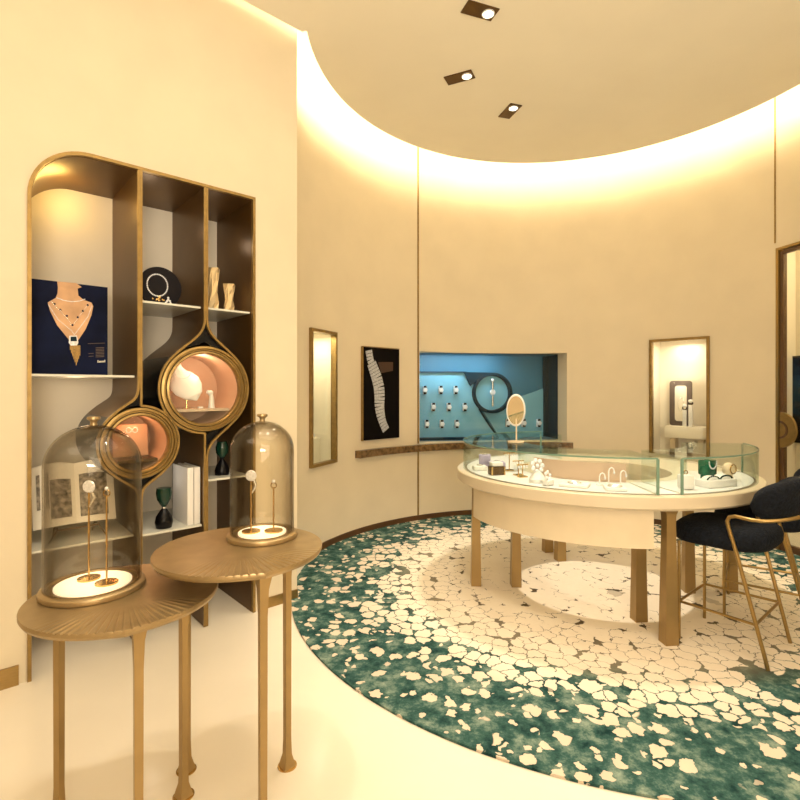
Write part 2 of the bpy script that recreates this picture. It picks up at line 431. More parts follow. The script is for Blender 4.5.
for idx in (1, 2):
    u0, zc, r, zt, zb = RING[idx]
    body, trim, drum = MB(), MB(), MB()
    for sgn in (-1, 1):
        up, ar, lo, tp = drop_path(idx, sgn)
        al = R(46)
        if idx == 1 and sgn == 1:      # on this side the divider runs straight down onto the ring
            up = [(u0+.007, zc+r)] ; ar = [(u0+r*math.sin(t), zc+r*math.cos(t)) for t in [.05+(PI-al-.05)*i/20 for i in range(21)]][:-1]
        if idx == 2 and sgn == -1:
            lo = [(u0-.007, zc-r)] ; ar = [(u0-r*math.sin(t), zc+r*math.cos(t)) for t in [al+(PI-al-.05)*i/20 for i in range(21)]][1:]
        straight_top = [(u0+sgn*.007, CT-.02)]; straight_bot = [(u0+sgn*.007, .005)]
        body.strip(straight_top+up, .010, FUZ, .004, CD); body.strip(lo+straight_bot, .010, FUZ, .004, CD)
        drum.strip([up[-1]]+ar+[lo[0]], .010, FUZ, .004, CD)
        trim.strip(straight_top+up+ar+lo+straight_bot, .013, FUZ, -.012, .004)
    dv = body.build('divider', M['bronze'], cab)
    trim.build('edge_trim', M['oldgold'], dv)
    drum.build('drum_shell', M['black'], dv)  # coloured black in place of bronze for the shade on the drum's side
    for flip in (1, -1):
        inf = MB()
        upL, _, _, _ = drop_path(idx, -1); upR, _, _, _ = drop_path(idx, 1)
        arcT = [(u0+r*.985*math.sin(t), zc+r*.985*math.cos(t)) for t in [R(46)-R(92)*i/14 for i in range(15)]]
        pl_ = upL + [] ; poly = upL[:] + arcT[::-1][1:-1] + upR[::-1]
        poly = [(p[0], p[1] if flip == 1 else 2*zc-p[1]) for p in poly]
        # quads between the curve pair and the ring
        n = len(upL)
        for i in range(n-1):
            fz = lambda z: z if flip == 1 else 2*zc-z
            def clip(p):
                dx, dz = p[0]-u0, p[1]-zc
                return p
            a0, a1, b0, b1 = upL[i], upL[i+1], upR[i], upR[i+1]
            if idx == 1 and flip == 1: b0, b1 = (u0+.007, b0[1]), (u0+.007, b1[1])
            if idx == 2 and flip == -1: a0, a1 = (u0-.007, a0[1]), (u0-.007, a1[1])
            def mid(pL, pR):     # the face stops at the ring
                if pL[1] >= zc+r: return (u0, pL[1]), (u0, pR[1])
                zz = pL[1]-zc; hx = math.sqrt(max(0, r*r-zz*zz))
                return (max(u0-hx, pL[0]), pL[1]), (min(u0+hx, pR[0]), pR[1])
            m0, m0r = mid(a0, b0); m1, m1r = mid(a1, b1)
            if idx == 1 and flip == 1: m0r, m1r = (min(m0r[0], b0[0]), b0[1]), (min(m1r[0], b1[0]), b1[1])
            if idx == 2 and flip == -1: m0, m1 = (max(m0[0], a0[0]), a0[1]), (max(m1[0], a1[0]), a1[1])
            inf.poly([(a0[0], .02, fz(a0[1])), (a1[0], .02, fz(a1[1])), (m1[0], .02, fz(m1[1])), (m0[0], .02, fz(m0[1]))])
            inf.poly([(b0[0], .02, fz(b0[1])), (b1[0], .02, fz(b1[1])), (m1r[0], .02, fz(m1r[1])), (m0r[0], .02, fz(m0r[1]))])
        bmesh.ops.remove_doubles(inf.bm, verts=inf.bm.verts, dist=1e-5)
        inf.build('corner_infill', M['black'], dv, smooth=0)
    # the porthole
    ax = Matrix.Rotation(PI/2, 3, 'X')      # local z -> -y (towards the room)
    def disc(prof, m_, name, par):
        b_ = MB(); b_.lathe(prof, (u0, 0, zc), 56, caps=False, axis=ax); return b_.build(name, m_, par)
    ro = r-.008
    ph = disc([(ro-.004, -.45), (ro-.004, .018), (ro-.018, .022), (ro-.022, .010), (ro-.030, .010), (ro-.030, -.45)], M['oldgold'], 'porthole', cab)
    disc([(ro-.029, -.30), (ro-.029, .004), (ro-.036, .004), (ro-.036, -.30)], M['black'], 'groove', ph)
    disc([(ro-.035, -.02), (ro-.035, .016), (ro-.046, .020), (ro-.052, .012), (ro-.052, -.02)], M['oldgold'], 'inner_ring', ph)
    b_ = MB(); b_.lathe([(ro-.053, -.02), (ro-.053, -.36), (.001, -.36)], (u0, 0, zc), 48, caps=False, axis=ax)
    b_.build('lining', M['orange'], ph)
    b_ = MB(); b_.lathe([(ro-.05, -.004), (ro-.05, -.008)], (u0, 0, zc), 48, caps=True, axis=ax)
    b_.build('pane', M['glass'], ph)
    zf = zc-ro*.47
    b_ = MB(); hw = math.sqrt((ro-.056)**2-(zf-.012-zc)**2)
    b_.box((u0, .19, zf-.008), (2*hw, .33, .016)); b_.build('ledge', M['pink'] if idx == 2 else M['bronzedark'], ph, smooth=0)
# shelves
def shelf(u0, u1, z, d0=.03, d1=CD, m_='white', th=.012):
    b_ = MB(); b_.box(((u0+u1)/2, (d0+d1)/2, z-th/2), (u1-u0, d1-d0, th)); return b_.build('shelf', M[m_], cab, smooth=0)
M['shelfglass'] = mat('frosted_shelf', (.62, .62, .55), .25)
S1, S2, S3, SB = 1.585, 2.03, .925, .65
shelf(.022, D1-.019, S1, m_='shelfglass'); shelf(D1+.019, D2-.019, S2, m_='shelfglass'); shelf(D2+.019, CW-.022, S2, m_='shelfglass')
shelf(D2+.019, CW-.022, S3, m_='shelfglass')
shelf(.022, D1-.019, SB, .05, m_='shelfglass'); shelf(D1+.019, D2-.019, SB, .01, m_='shelfglass')
def CL(u, d, z): return LW(u, d, z)

# --- poster in the left bay
pw, phh = .365, .52
po = thing('jewellery_poster', 'navy poster of a woman\'s neckline wearing layered necklaces, standing on left cabinet shelf', 'poster', CL(.035, .155, S1), ROTL)
mb = MB(); mb.box((pw/2, .008, phh/2), (pw, .014, phh)); mb.build('panel', M['postblack'], po, smooth=0)
def PX(x, y): return ((x-45)/505*pw, phh-(y-50-(x-45)*.09)/640*phh*.985)     # drawing grid of the print
def flat(pts, m_, name, dep=0., par=None):
    b_ = MB(); b_.prism(pts, FUZ, -dep-.0015, .0015-dep); return b_.build(name, m_, par or po, smooth=0)
flat([PX(*p) for p in [(205, 65), (210, 105), (207, 150), (195, 180), (145, 212), (160, 270), (205, 370), (280, 470), (320, 500), (350, 470), (395, 400), (435, 300), (447, 235), (435, 210), (380, 190), (345, 160), (340, 110), (368, 100), (330, 72)]], M['skin'], 'neckline_print')
def beads(pts, r, m_, name, par=None, yy=-.003):
    b_ = MB()
    for p in pts: b_.sphere((p[0], yy, p[1]), r, (1, .5, 1), 6, 4)
    return b_.build(name, m_, par or po)
def lerp_path(pp, n):
    out = []
    seg = [math.dist(pp[i], pp[i+1]) for i in range(len(pp)-1)]; tot = sum(seg)
    for k in range(n+1):
        d = tot*k/n; i = 0
        while i < len(seg)-1 and d > seg[i]: d -= seg[i]; i += 1
        t = min(1, d/seg[i]) if seg[i] else 0
        out.append(tuple(pp[i][j]+(pp[i+1][j]-pp[i][j])*t for j in range(len(pp[i]))))
    return out
beads(lerp_path([PX(*p) for p in [(205, 180), (250, 197), (300, 205), (350, 200), (388, 186)]], 26), .0028, M['diamond'], 'choker_print')
beads(lerp_path([PX(*p) for p in [(165, 205), (220, 265), (270, 325), (305, 375), (350, 310), (400, 240), (412, 215)]], 40), .0022, M['silver'], 'necklace_print')
for p in [(188, 222), (225, 262), (268, 305), (340, 315), (375, 270), (408, 228), (305, 370)]: beads([PX(*p)], .0062, M['postblack'], 'gem_print', yy=-.004)
beads(lerp_path([PX(*p) for p in [(150, 230), (210, 330), (300, 410), (318, 440), (345, 400), (410, 310), (436, 235)]], 56), .0026, M['diamond'], 'long_necklace_print')
flat([PX(*p) for p in [(285, 445), (335, 445), (345, 495), (335, 515), (295, 515), (280, 495)]], M['diamond'], 'pendant_print', .002)
flat([PX(*p) for p in [(292, 452), (330, 452), (336, 485), (292, 485)]], M['bluedark'], 'sapphire_print', .004)
b_ = MB()
for k in range(9):
    x = 288+k*8; y1 = 655-abs(k-5)*22
    b_.prism([PX(x, 515), PX(x+5, 515), PX(x+5, y1), PX(x, y1)], FUZ, -.003, .001)
b_.build('tassel_print', M['gold2'], po, smooth=0)
b_ = MB()
for x0, x1, y, h in [(410, 530, 503, 4)] + [(465, 525, 535+i*11, 5) for i in range(7)] + [(415, 450, 575, 4), (415, 450, 595, 4)]:
    b_.prism([PX(x0, y), PX(x1, y), PX(x1, y+h), PX(x0, y+h)], FUZ, -.001, .001)
b_.build('caption_print', M['wornbrown'], po, smooth=0)
b_ = MB()
for k, x in enumerate((478, 489, 498, 507, 516, 526)):
    b_.prism([PX(x, 628 if k in (0, 5) else 634), PX(x+6, 628 if k in (0, 5) else 634), PX(x+6, 646), PX(x, 646)], FUZ, -.001, .001)
b_.build('signature_print', M['paper'], po, smooth=0)

# --- black necklace disc
nd = thing('necklace_stand', 'round black stand carrying a diamond necklace on middle cabinet shelf', 'jewellery stand', CL(.725, .27, S2), ROTL)
ax = Matrix.Rotation(PI/2, 3, 'X')
mb = MB(); mb.lathe([(.0005, -.012), (.130, -.012), (.134, 0), (.130, .012), (.0005, .012)], (0, 0, .134), 40, caps=False, axis=ax); mb.build('disc', M['leather'], nd)
beads([(-.02+.062*math.cos(a), .145+.070*math.sin(a)) for a in [2*PI*k/40 for k in range(40)]], .0052, M['diamond'], 'necklace', nd, -.015)
beads([(-.012+.012*math.cos(k*1.1)*(k % 4), .055+.010*math.sin(k*1.7)*(k % 3)) for k in range(14)], .006, M['gold2'], 'pendant', nd, -.016)
beads([(.045, .07), (.045, .058), (.055, .05), (.038, .048), (.03, .036), (.05, .03), (.06, .036), (.042, .016)], .008, M['diamond'], 'brooch', nd, -.018)
# --- faceted gold vases
def vase(u, d, h, r, label):
    v = MB(); rings = []
    for k, (f, t) in enumerate([(1.0, 0), (.95, .25), (.72, .5), (.95, .78), (1.12, 1.0)]):
        rings.append([(r*f*math.cos(2*PI*j/6+k*.5), r*f*math.sin(2*PI*j/6+k*.5), h*t+(.02*h*(j % 2) if k == 4 else 0)) for j in range(6)])
    rings.append([(x*.85, y*.85, z) for x, y, z in rings[-1]]); rings.append([(x*.8, y*.8, h*.5) for x, y, z in rings[-1]])
    o = v.loft(rings).build('vase', M['facet'], smooth=0, loc=CL(u, d, S2), rz=ROTL)
    return tag(o, label, 'vase', 'gold vases')
vase(1.065, .25, .305, .039, 'taller faceted gold vase on the right cabinet shelf')
vase(1.165, .22, .205, .038, 'shorter faceted gold vase on the right cabinet shelf')
# --- lower bays
hg = thing('hourglass', 'dark green hourglass on lower middle cabinet shelf beside the white books', 'hourglass', CL(.695, .09, SB), ROTL)
mb = MB(); mb.lathe([(.001, .001), (.045, .001), (.053, .035), (.046, .07), (.022, .108), (.008, .124)], (0, 0, 0), 24, caps=False); mb.build('lower_bulb', M['black'], hg)
mb = MB(); mb.lathe([(.008, .124), (.02, .14), (.040, .175), (.046, .215), (.042, .245), (.001, .247)], (0, 0, 0), 24, caps=False); mb.build('upper_bulb', M['darkgreen'], hg)
mb = MB(); mb.lathe([(.012, .118), (.013, .124), (.012, .130)], (0, 0, 0), 16); mb.build('collar', M['silver'], hg)
for k, (u, lab) in enumerate(((.838, 'left one of two white books standing in the lower middle cabinet bay'), (.880, 'right one of two white books standing in the lower middle cabinet bay, against divider'))):
    bk = thing('book', lab, 'book', CL(u, .03, SB), ROTL, 'white books')
    mb = MB(); mb.box((-.017, .15, .18), (.003, .28, .36)); mb.box((.017, .15, .18), (.003, .28, .36)); mb.box((0, .011, .18), (.037, .004, .36), bev=.001); mb.build('cover', M['white'], bk, smooth=0)
    mb = MB(); mb.box((0, .15, .18), (.030, .27, .35)); mb.build('pages', M['paper'], bk, smooth=0)
cs = thing('candlestick', 'black green glass candlestick on small shelf in right cabinet bay', 'candlestick', CL(1.09, .16, S3), ROTL)
mb = MB(); mb.lathe([(.001, 0), (.046, 0), (.048, .03), (.036, .07), (.012, .105), (.02, .12)], seg=20, caps=False); mb.build('foot', M['black'], cs)
mb = MB(); mb.lathe([(.02, .12), (.040, .15), (.042, .19), (.03, .225), (.001, .226)], seg=20, caps=False); mb.build('cup', M['darkgreen'], cs)
# --- open book on its stand
ob = thing('open_book', 'open picture book on a stand in the lower left cabinet bay', 'book', CL(.25, .19, SB), ROTL)
def page(s):
    b_ = MB(); rings = []
    for i in range(11):
        t = i/10; x = s*t*.205; y = -.035*math.sin(t*PI)*.6+.01*t; dz = .02*math.sin(t*PI)
        lean = .10
        rings.append([(x, y+.0, .085+dz*.3-.01*t), (x, y+lean, .085+.33+dz-.01*t), (x, y+lean+.010, .085+.33+dz-.01*t), (x, y+.010, .085+dz*.3-.01*t)])
    return b_.loft(rings)
def onpage(s, t0, t1, v0, v1, b_):
    pts = []
    for (t, v) in ((t0, v0), (t1, v0), (t1, v1), (t0, v1)):
        y = -.035*math.sin(t*PI)*.6+.01*t; dz = .02*math.sin(t*PI)
        pts.append((s*t*.205, y+.10*v-.0025, .085+.33*v+dz*(.3+.7*v)-.01*t))
    b_.poly(pts)
for s in (-1, 1):
    pg = page(s).build('page', M['paper'], ob)
    b_ = MB()
    for k in range(8):
        t0, t1 = (.1+.1*k, .1+.1*k+.1)
        if s > 0 and k < 7: onpage(s, t0, t1, .10, .80, b_)
        if s < 0 and k < 5: onpage(s, t0, t1, .12, .74, b_)
        if s < 0 and k in (5, 7): onpage(s, t0+.02, t1, .30, .86, b_)
    b_.build('photo_print', M['ink'], pg)
mb = MB()
for x in (-.10, .10): mb.tube([(x, -.05, .085), (x, -.05, .068), (x, .06, .066), (x, .125, .3)], .004); mb.tube([(x, .06, .066), (x, .12, .005)], .004)
mb.tube([(-.10, -.05, .07), (.10, -.05, .07)], .004); mb.tube([(-.14, -.04, .004), (-.10, -.045, .069)], .004); mb.tube([(.14, -.04, .004), (.10, -.045, .069)], .004)
mb.build('stand', M['bronzedark'], ob)
# --- inside the portholes
def bust(parent, s=1.):
    prof = []
    b_ = MB(); rings = []
    for z, w, d, y in [(.0, .004, .004, -.03), (.03, .05, .02, -.03), (.07, .074, .028, -.015), (.11, .080, .03, 0), (.15, .066, .03, .015), (.170, .046, .032, .02), (.195, .038, .032, .022), (.250, .040, .033, .022)]:
        rings.append([(w*s*math.cos(2*PI*j/20), y*s+d*s*math.sin(2*PI*j/20), z*s) for j in range(20)])
    b_.loft(rings); return b_.build('bust_form', M['white'], parent)
z2 = RING[2][1]-(RING[2][2]-.008)*.47
nb = thing('necklace_bust', 'tilted white necklace bust inside the larger copper porthole', 'jewellery stand', CL(D2-.045, .15, z2), ROTL)
nb2 = bust(nb, 1.22); nb2.location = (.035, 0, .045); nb2.rotation_euler = (R(-12), R(-26), 0)
mb = MB(); mb.tube([(-.02, 0, .004), (-.02, 0, .12)], .004); mb.lathe([(.001, 0), (.03, 0), (.03, .004), (.001, .004)], (-.02, 0, 0), 20, caps=False); mb.build('post', M['gold2'], nb)
o = beads([(-.055+.06*math.sin(a)*.9, .250-.055*math.cos(a)) for a in [R(-70+10*k) for k in range(15)]], .004, M['diamond'], 'necklace', nb, -.035)
eb = thing('earring_stand', 'small cream stand beside the bust inside the larger copper porthole', 'jewellery stand', CL(D2+.085, .12, z2), ROTL)
mb = MB(); mb.tube([(0, 0, 0), (0, 0, .075), (-.008, 0, .10), (-.03, 0, .11)], [.022, .014, .014, .012], 12); mb.sphere((-.006, 0, .10), .018); mb.build('form', M['white'], eb)
mb = MB(); mb.box((-.08, -.02, .006), (.03, .02, .012), bev=.002); mb.build('ring_block', M['white'], eb)
z1 = RING[1][1]-(RING[1][2]-.008)*.47
ej = thing('earring_display', 'copper display with a pair of diamond earrings inside the smaller porthole', 'jewellery stand', CL(D1, .17, z1), ROTL)
mb = MB(); mb.box((0, .03, .10), (.20, .02, .20), bev=.01, rx=R(-8)); mb.build('backing', M['orange'], ej)
b_ = MB()
for x in (-.015, .02):
    for k in range(10): b_.sphere((x+.014*math.cos(2*PI*k/10), .003, .165+.016*math.sin(2*PI*k/10)), .004, (1, .6, 1), 6, 4)
b_.build('earrings', M['diamond'], ej)
light('POINT', CL(D2+.02, .12, RING[2][1]+.17), 1.9, (1, .66, .44), .03, name='porthole_lamp')
light('POINT', CL(D1, .10, RING[1][1]+.12), 1.1, (1, .50, .24), .03, name='porthole_lamp')
light('POINT', CL(.24, .40, CT-.12), 3.4, (1, .62, .16), .04, name='cabinet_lamp')
light('POINT', CL(.25, .25, S1-.08), 1.6, (1, .75, .45), .05, name='cabinet_lamp')
light('POINT', CL(.66, .30, CT-.2), 1.0, (1, .85, .65), .05, name='cabinet_lamp')
light('POINT', CL(1.08, .30, CT-.25), .6, (1, .85, .65), .05, name='cabinet_lamp')
light('POINT', CL(.66, .2, .98), .8, (1, .9, .75), .05, name='cabinet_lamp')

# ------------------------------------------------------------------ round accent tables
def accent_table(cx, cy, z, r, point_deg, legs, label):
    t = thing('accent_table', label, 'table', (cx, cy, 0), 0, 'brass accent tables')
    b_ = MB(); NA, NRr = 720, 10; pd = R(point_deg)
    rows = []
    def rad(a):
        d = math.atan2(math.sin(a-pd), math.cos(a-pd)); return r*(1+.045*math.exp(-abs(d)/.13))
    for i in range(NRr+1):
        f = .02+.98*i/NRr; row = []
        for j in range(NA):
            a = 2*PI*j/NA; d = math.atan2(math.sin(a-pd), math.cos(a-pd))
            wgt = max(0, min(1, (1.0-abs(d))/.4))*max(0, min(1, (f-.50)/.22))
            dz = -.0035*wgt*(1 if j % 9 == 0 else (.6 if j % 9 in (1, 8) else 0))
            row.append((rad(a)*f*math.cos(a), rad(a)*f*math.sin(a), z+dz))
        rows.append(row)
    def rr(k, zz): return [(rad(2*PI*j/NA)*k*math.cos(2*PI*j/NA), rad(2*PI*j/NA)*k*math.sin(2*PI*j/NA), zz) for j in range(NA)]
    rows += [rr(1.004, z-.003), rr(1.004, z-.012), rr(.985, z-.022), rr(.3, z-.024)]
    b_.loft(rows); b_.build('tabletop', M['tabletop'], t, smooth=25)
    for (lx, ly) in legs:
        x, y = lx-cx, ly-cy; an = math.atan2(y, x)
        c, s = math.cos(an), math.sin(an); b_ = MB(); rings = []
        for zz, w, d in [(.002, .026, .026), (.006, .024, .024), (.05, .014, .013), (.12, .0115, .0115), (z-.16, .0125, .0125), (z-.07, .015, .018), (z-.02, .021, .034)]:
            rings.append([(x+c*px_*d-s*py_*w, y+s*px_*d+c*py_*w, zz) for px_, py_ in ((1, 1), (-1, 1), (-1, -1), (1, -1))])
        b_.loft(rings); lg = b_.build('leg', M['leg'], t, smooth=20)
        b_ = MB(); b_.lathe([(.001, .0005), (.038, .0005), (.038, .003), (.001, .003)], (x, y, 0), 24, caps=False); b_.build('foot_ring', M['gold2'], lg)
    return t
LT = (-.925, 1.720); LZ = .817
RT = (-.595, 1.90); RZ = .915
accent_table(*LT, LZ, .293, -62, [(-1.19, 1.78), (-.79, 1.54), (-.80, 1.885)], 'lower of two round bronze tables, nearest the camera, under the larger glass dome')
accent_table(*RT, RZ, .300, -58, [(-.452, 1.68), (-.450, 2.035), (-.843, 2.012)], 'higher of two round bronze tables, further right, under the smaller glass dome')
def dome(x, y, z, r, h, label):
    t = thing('glass_dome', label, 'dome', (x, y, z), 0, 'glass bell domes')
    b_ = MB(); b_.lathe([(.001, .001), (r+.012, .001), (r+.014, .008), (r+.012, .016), (r+.004, .022), (r-.012, .022), (r-.014, .016), (.001, .016)], seg=64, caps=False); b_.build('base', M['tabletop'], t)
    b_ = MB(); b_.lathe([(.001, .0165), (r-.03, .0165), (r-.03, .0215), (.001, .0215)], seg=48, caps=False); b_.build('lit_plate', M['litdisc'], t)
    prof = []
    hs = h-.03-r*.92
    def shell_(ri): return [(ri, .0225), (ri, hs)] + [(ri*math.cos(a), hs+(r*.92-(r-ri))*math.sin(a)) for a in [PI/2*k/16 for k in range(1, 17)][:-1]] + [(.0015, hs+r*.92-(r-ri))]
    o_, i_ = shell_(r), shell_(r-.006)
    b_ = MB(); b_.lathe(o_ + i_[::-1], seg=64, caps=False)
    b_.build('bell', M['domeglass'], t, smooth=60)
    b_ = MB(); b_.lathe([(.001, h-.032), (.012, h-.032), (.010, h-.022), (.012, h-.016), (.021, h-.010), (.020, h-.002), (.001, h)], seg=24, caps=False); b_.build('knob', M['tabletop'], t)
    return t
LD = (-1.052, 1.752); RD = (-.548, 2.03)
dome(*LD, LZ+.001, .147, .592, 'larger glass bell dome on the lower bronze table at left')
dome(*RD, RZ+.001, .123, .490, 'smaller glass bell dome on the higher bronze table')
def ring_stand(x, y, z, h, label, watch):
    t = thing('ring_holder', label, 'jewellery stand', (x, y, z), 0, 'thin stems under the domes')
    b_ = MB(); b_.lathe([(.001, .0005), (.036, .0005), (.036, .006), (.004, .009), (.001, .009)], seg=28, caps=False); b_.build('base', M['gold2'], t)
    b_ = MB(); b_.tube([(0, 0, .008), (0, 0, h)], .0032); b_.build('stem', M['gold2'], t)
    ax_ = Matrix.Rotation(PI/2, 3, 'X')
    if watch:
        b_ = MB(); b_.lathe([(.001, -.005), (.019, -.005), (.022, 0), (.019, .005), (.001, .006)], (0, 0, h+.018), 24, caps=False, axis=ax_); b_.build('watch_case', M['diamond'], t)
        b_ = MB(); b_.tube([(.012, 0, h), (.018, .003, h-.02), (.010, 0, h-.04), (.004, -.004, h-.052)], [.005, .006, .005, .002]); b_.build('bracelet', M['silver'], t)
    else:
        b_ = MB(); b_.tube([(.011*math.cos(a), 0, h+.008+.011*math.sin(a)) for a in [2*PI*k/16 for k in range(16)]], .0022, 6, loop=True); b_.build('ring', M['gold2'], t)
        b_ = MB(); b_.sphere((0, 0, h+.024), .007, u=8, v=5); b_.build('stone', M['diamond'], t)
ring_stand(LD[0]-.035, LD[1]+.03, LZ+.0226, .305, 'left stem with a diamond watch inside the larger dome', True)
ring_stand(LD[0]+.050, LD[1]-.01, LZ+.0226, .30, 'right stem with a ring inside the larger dome', False)
ring_stand(RD[0]-.042, RD[1]-.01, RZ+.0226, .205, 'left stem with a diamond watch inside the smaller dome', True)
ring_stand(RD[0]+.045, RD[1]+.0, RZ+.0226, .175, 'right stem with a ring inside the smaller dome', False)

# ------------------------------------------------------------------ ring-shaped display counter
TC = (1.50, 3.86); TA, TB = 1.06, 1.0; TZ = .90
def EL(t, k, z): return (TA*k*math.cos(R(t)), TB*k*math.sin(R(t)), z)
def arc_block(t0, t1, k0, k1, z0, z1, n=None, loop=False):
    n = n or max(4, int(abs(t1-t0)/3)); b_ = MB()
    tt = [t0+(t1-t0)*i/n for i in range(n if loop else n+1)]
    return b_.loft([[EL(t, k0, z0), EL(t, k1, z0), EL(t, k1, z1), EL(t, k0, z1)] for t in tt], loop=loop)
ct = thing('display_counter', 'oval ring-shaped cream display counter on bronze legs, standing on the carpet', 'counter', (TC[0], TC[1], 0))
b_ = MB(); tt = [i*3 for i in range(120)]
b_.loft([[EL(t, .47, TZ-.084), EL(t, .985, TZ-.084), EL(t, 1.0, TZ-.070), EL(t, 1.0, TZ-.006), EL(t, .994, TZ), EL(t, .47, TZ)] for t in tt], loop=True)
b_.build('worktop', M['cream'], ct)
V1 = (100, 268.3); V2 = (276.3, 352)
arc_block(0, 360, .932, .946, TZ+.0003, TZ+.0012, loop=True).build('deck_trim', M['bronze'], ct)
for (a, b) in (V1, V2): arc_block(a+1, b-1, .56, .93, TZ+.0005, TZ+.004).build('display_deck', M['deck'], ct)
arc_block(268.4, 276.2, .56, .93, TZ+.0005, TZ+.003).build('display_deck', M['deck'], ct)
ap = arc_block(190.5, 267.6, .58, .93, .585, TZ-.0845).build('drawer_box', M['apron'], ct)
for (x, y) in [(.58, 3.90), (.88, 3.88), (1.36, 4.70), (1.40, 4.46), (1.545, 3.30), (1.580, 3.000), (2.13, 3.77), (2.447, 3.78)]:
    lx, ly = x-TC[0], y-TC[1]; an = math.atan2(ly, lx); c, s = math.cos(an), math.sin(an)
    inner = (lx/TA)**2+(ly/TB)**2 < .5
    top = TZ-.0845
    b_ = MB(); rings = []
    for zz, w, d in [(.0125, .040, .037), (.02, .040, .037), (.40, .034, .032), (.72, .028, .027), (.77, .030, .029), (.795, .038, .035), (top, .050, .042)]:
        if inner and zz > .57 and x < 1.6 and y < 4: continue
        rings.append([(lx+c*a*d-s*b*w, ly+s*a*d+c*b*w, zz) for a, b in ((1, 1), (-1, 1), (-1, -1), (1, -1))])
    if len(rings) < 5: rings.append([(p[0], p[1], .5845) for p in rings[-1]])
    b_.loft(rings); b_.build('leg', M['leg'], ct, smooth=20)
# glass vitrines on the counter
ZG = TZ+.205
def vitrine(t0, t1, label, back):
    v = thing('glass_vitrine', label, 'showcase', (TC[0], TC[1], 0), 0, 'counter vitrines')
    arc_block(t0, t1, .950, .956, TZ+.001, ZG).build('front_glass', M['caseglass'], v)
    arc_block(t0, t1, .555, .561, TZ+.001, ZG).build('rear_glass', M['caseglass'], v)
    tg = arc_block(t0, t1, .555, .956, ZG+.0005, ZG+.0075).build('top_glass', M['caseglass'], v)
    arc_block(t0, t1, .956, .958, ZG-.001, ZG+.009).build('cut_edge', M['glassedge'], tg)
    for t in (t0, t1):
        e = MB(); dt = .25
        e.loft([[EL(t-dt, .562, z), EL(t-dt, .949, z), EL(t+dt, .949, z), EL(t+dt, .562, z)] for z in (TZ+.001, ZG)])
        eg = e.build('end_glass', M['caseglass'], v)
        e = MB()
        e.loft([[EL(t-.4, .949, z), EL(t-.4, .958, z), EL(t+.4, .958, z), EL(t+.4, .949, z)] for z in (TZ+.001, ZG)])
        e.build('post', M['glassedge'], eg, smooth=0)
    if back:
        arc_block(*back, .566, .572, TZ+.005, TZ+.125).build('rear_panel', M['pink'], v)
vitrine(*V1, 'long curved glass vitrine on the left half of the display counter', (205, 266))
vitrine(*V2, 'shorter curved glass vitrine on the right end of the counter', None)
# things inside the vitrines: positions given by ellipse angle and ring radius
DZ = TZ+.0045
def on(t, k, z=DZ): e = EL(t, k, z); return (TC[0]+e[0], TC[1]+e[1], z)
def simple(name, label, cat, t, k, rz, group=None, z=DZ): return thing(name, label, cat, on(t, k, z), R(rz), group)
# left part
o = simple('jewel_box', 'small black and gold jewel box at the left of the counter vitrine', 'box', 199, .82, 15)
mb = MB(); mb.box((0, 0, .03), (.10, .07, .058), bev=.004); mb.build('case', M['bronzedark'], o)
for x in (-.047, .047): MB().box((x, -.034, .03), (.01, .006, .058)).build('corner_trim', M['gold2'], o)
mb = MB(); mb.box((0, 0, .075), (.085, .055, .03), bev=.008); mb.build('cushion', M['white'], o)
for (t, k, w, h, m_, lab) in [(185, .86, .10, .035, 'white', 'low white riser at the far left of the counter vitrine'), (178, .72, .12, .05, 'purple', 'lilac suede pad behind the jewel box in counter vitrine'), (170, .80, .09, .09, 'purple', 'taller lilac block behind the lilac pad in counter vitrine')]:
    o = simple('display_block', lab, 'display block', t, k, t)
    mb = MB(); mb.box((0, 0, h/2), (w, w*.8, h), bev=.008); mb.build('block', M[m_], o)
    b_ = MB(); b_.tube([(.02*math.cos(a), .02*math.sin(a), h+.004) for a in [2*PI*j/14 for j in range(14)]], .004, 6, loop=True); b_.build('bangle', M['silver'], o)
for (t, k, h, lab) in [(205, .70, .10, 'brass T-stand behind the jewel box in the counter vitrine'), (188, .66, .13, 'tallest brass T-stand near the left end of the counter vitrine'), (211, .73, .085, 'short brass T-stand beside the white jewellery bust in the counter vitrine')]:
    o = simple('t_stand', lab, 'jewellery stand', t, k, 20)
    mb = MB(); mb.box((0, 0, .004), (.06, .04, .008)); mb.build('base', M['gold2'], o, smooth=0)
    mb = MB(); mb.tube([(0, 0, .008), (0, 0, h)], .004); mb.tube([(-.045, 0, h), (.045, 0, h)], .004); mb.build('crossbar', M['gold2'], o)
    b_ = MB()
    for x in (-.03, -.01, .012, .032): b_.sphere((x, -.004, h-.014), .007, (1, .6, 1.5), 8, 5)
    b_.build('earrings', M['diamond'], o)
o = simple('crown_bust', 'white jewellery display shaped like a flower in the counter vitrine', 'jewellery stand', 224, .80, 10)
mb = MB(); mb.lathe([(.001, 0), (.05, 0), (.055, .02), (.035, .05), (.02, .07), (.001, .072)], seg=20, caps=False); mb.build('foot', M['white'], o)
b_ = MB()
for k in range(7):
    a = 2*PI*k/7; b_.sphere((.034*math.cos(a), .012*math.sin(a), .105+.034*math.sin(a)), .016, (1, .6, 1), 8, 6)
b_.sphere((0, 0, .105), .014); b_.build('petals', M['diamond'], o)
o = simple('crown_bust', 'small white blossom display beside the flower shaped one in the counter vitrine', 'jewellery stand', 231, .86, 40)
mb = MB(); mb.box((0, 0, .018), (.07, .05, .035), bev=.01); mb.build('foot', M['white'], o)
b_ = MB()
for k in range(5):
    a = 2*PI*k/5; b_.sphere((.022*math.cos(a), .008*math.sin(a), .060+.022*math.sin(a)), .012, (1, .6, 1), 8, 6)
b_.build('petals', M['diamond'], o)
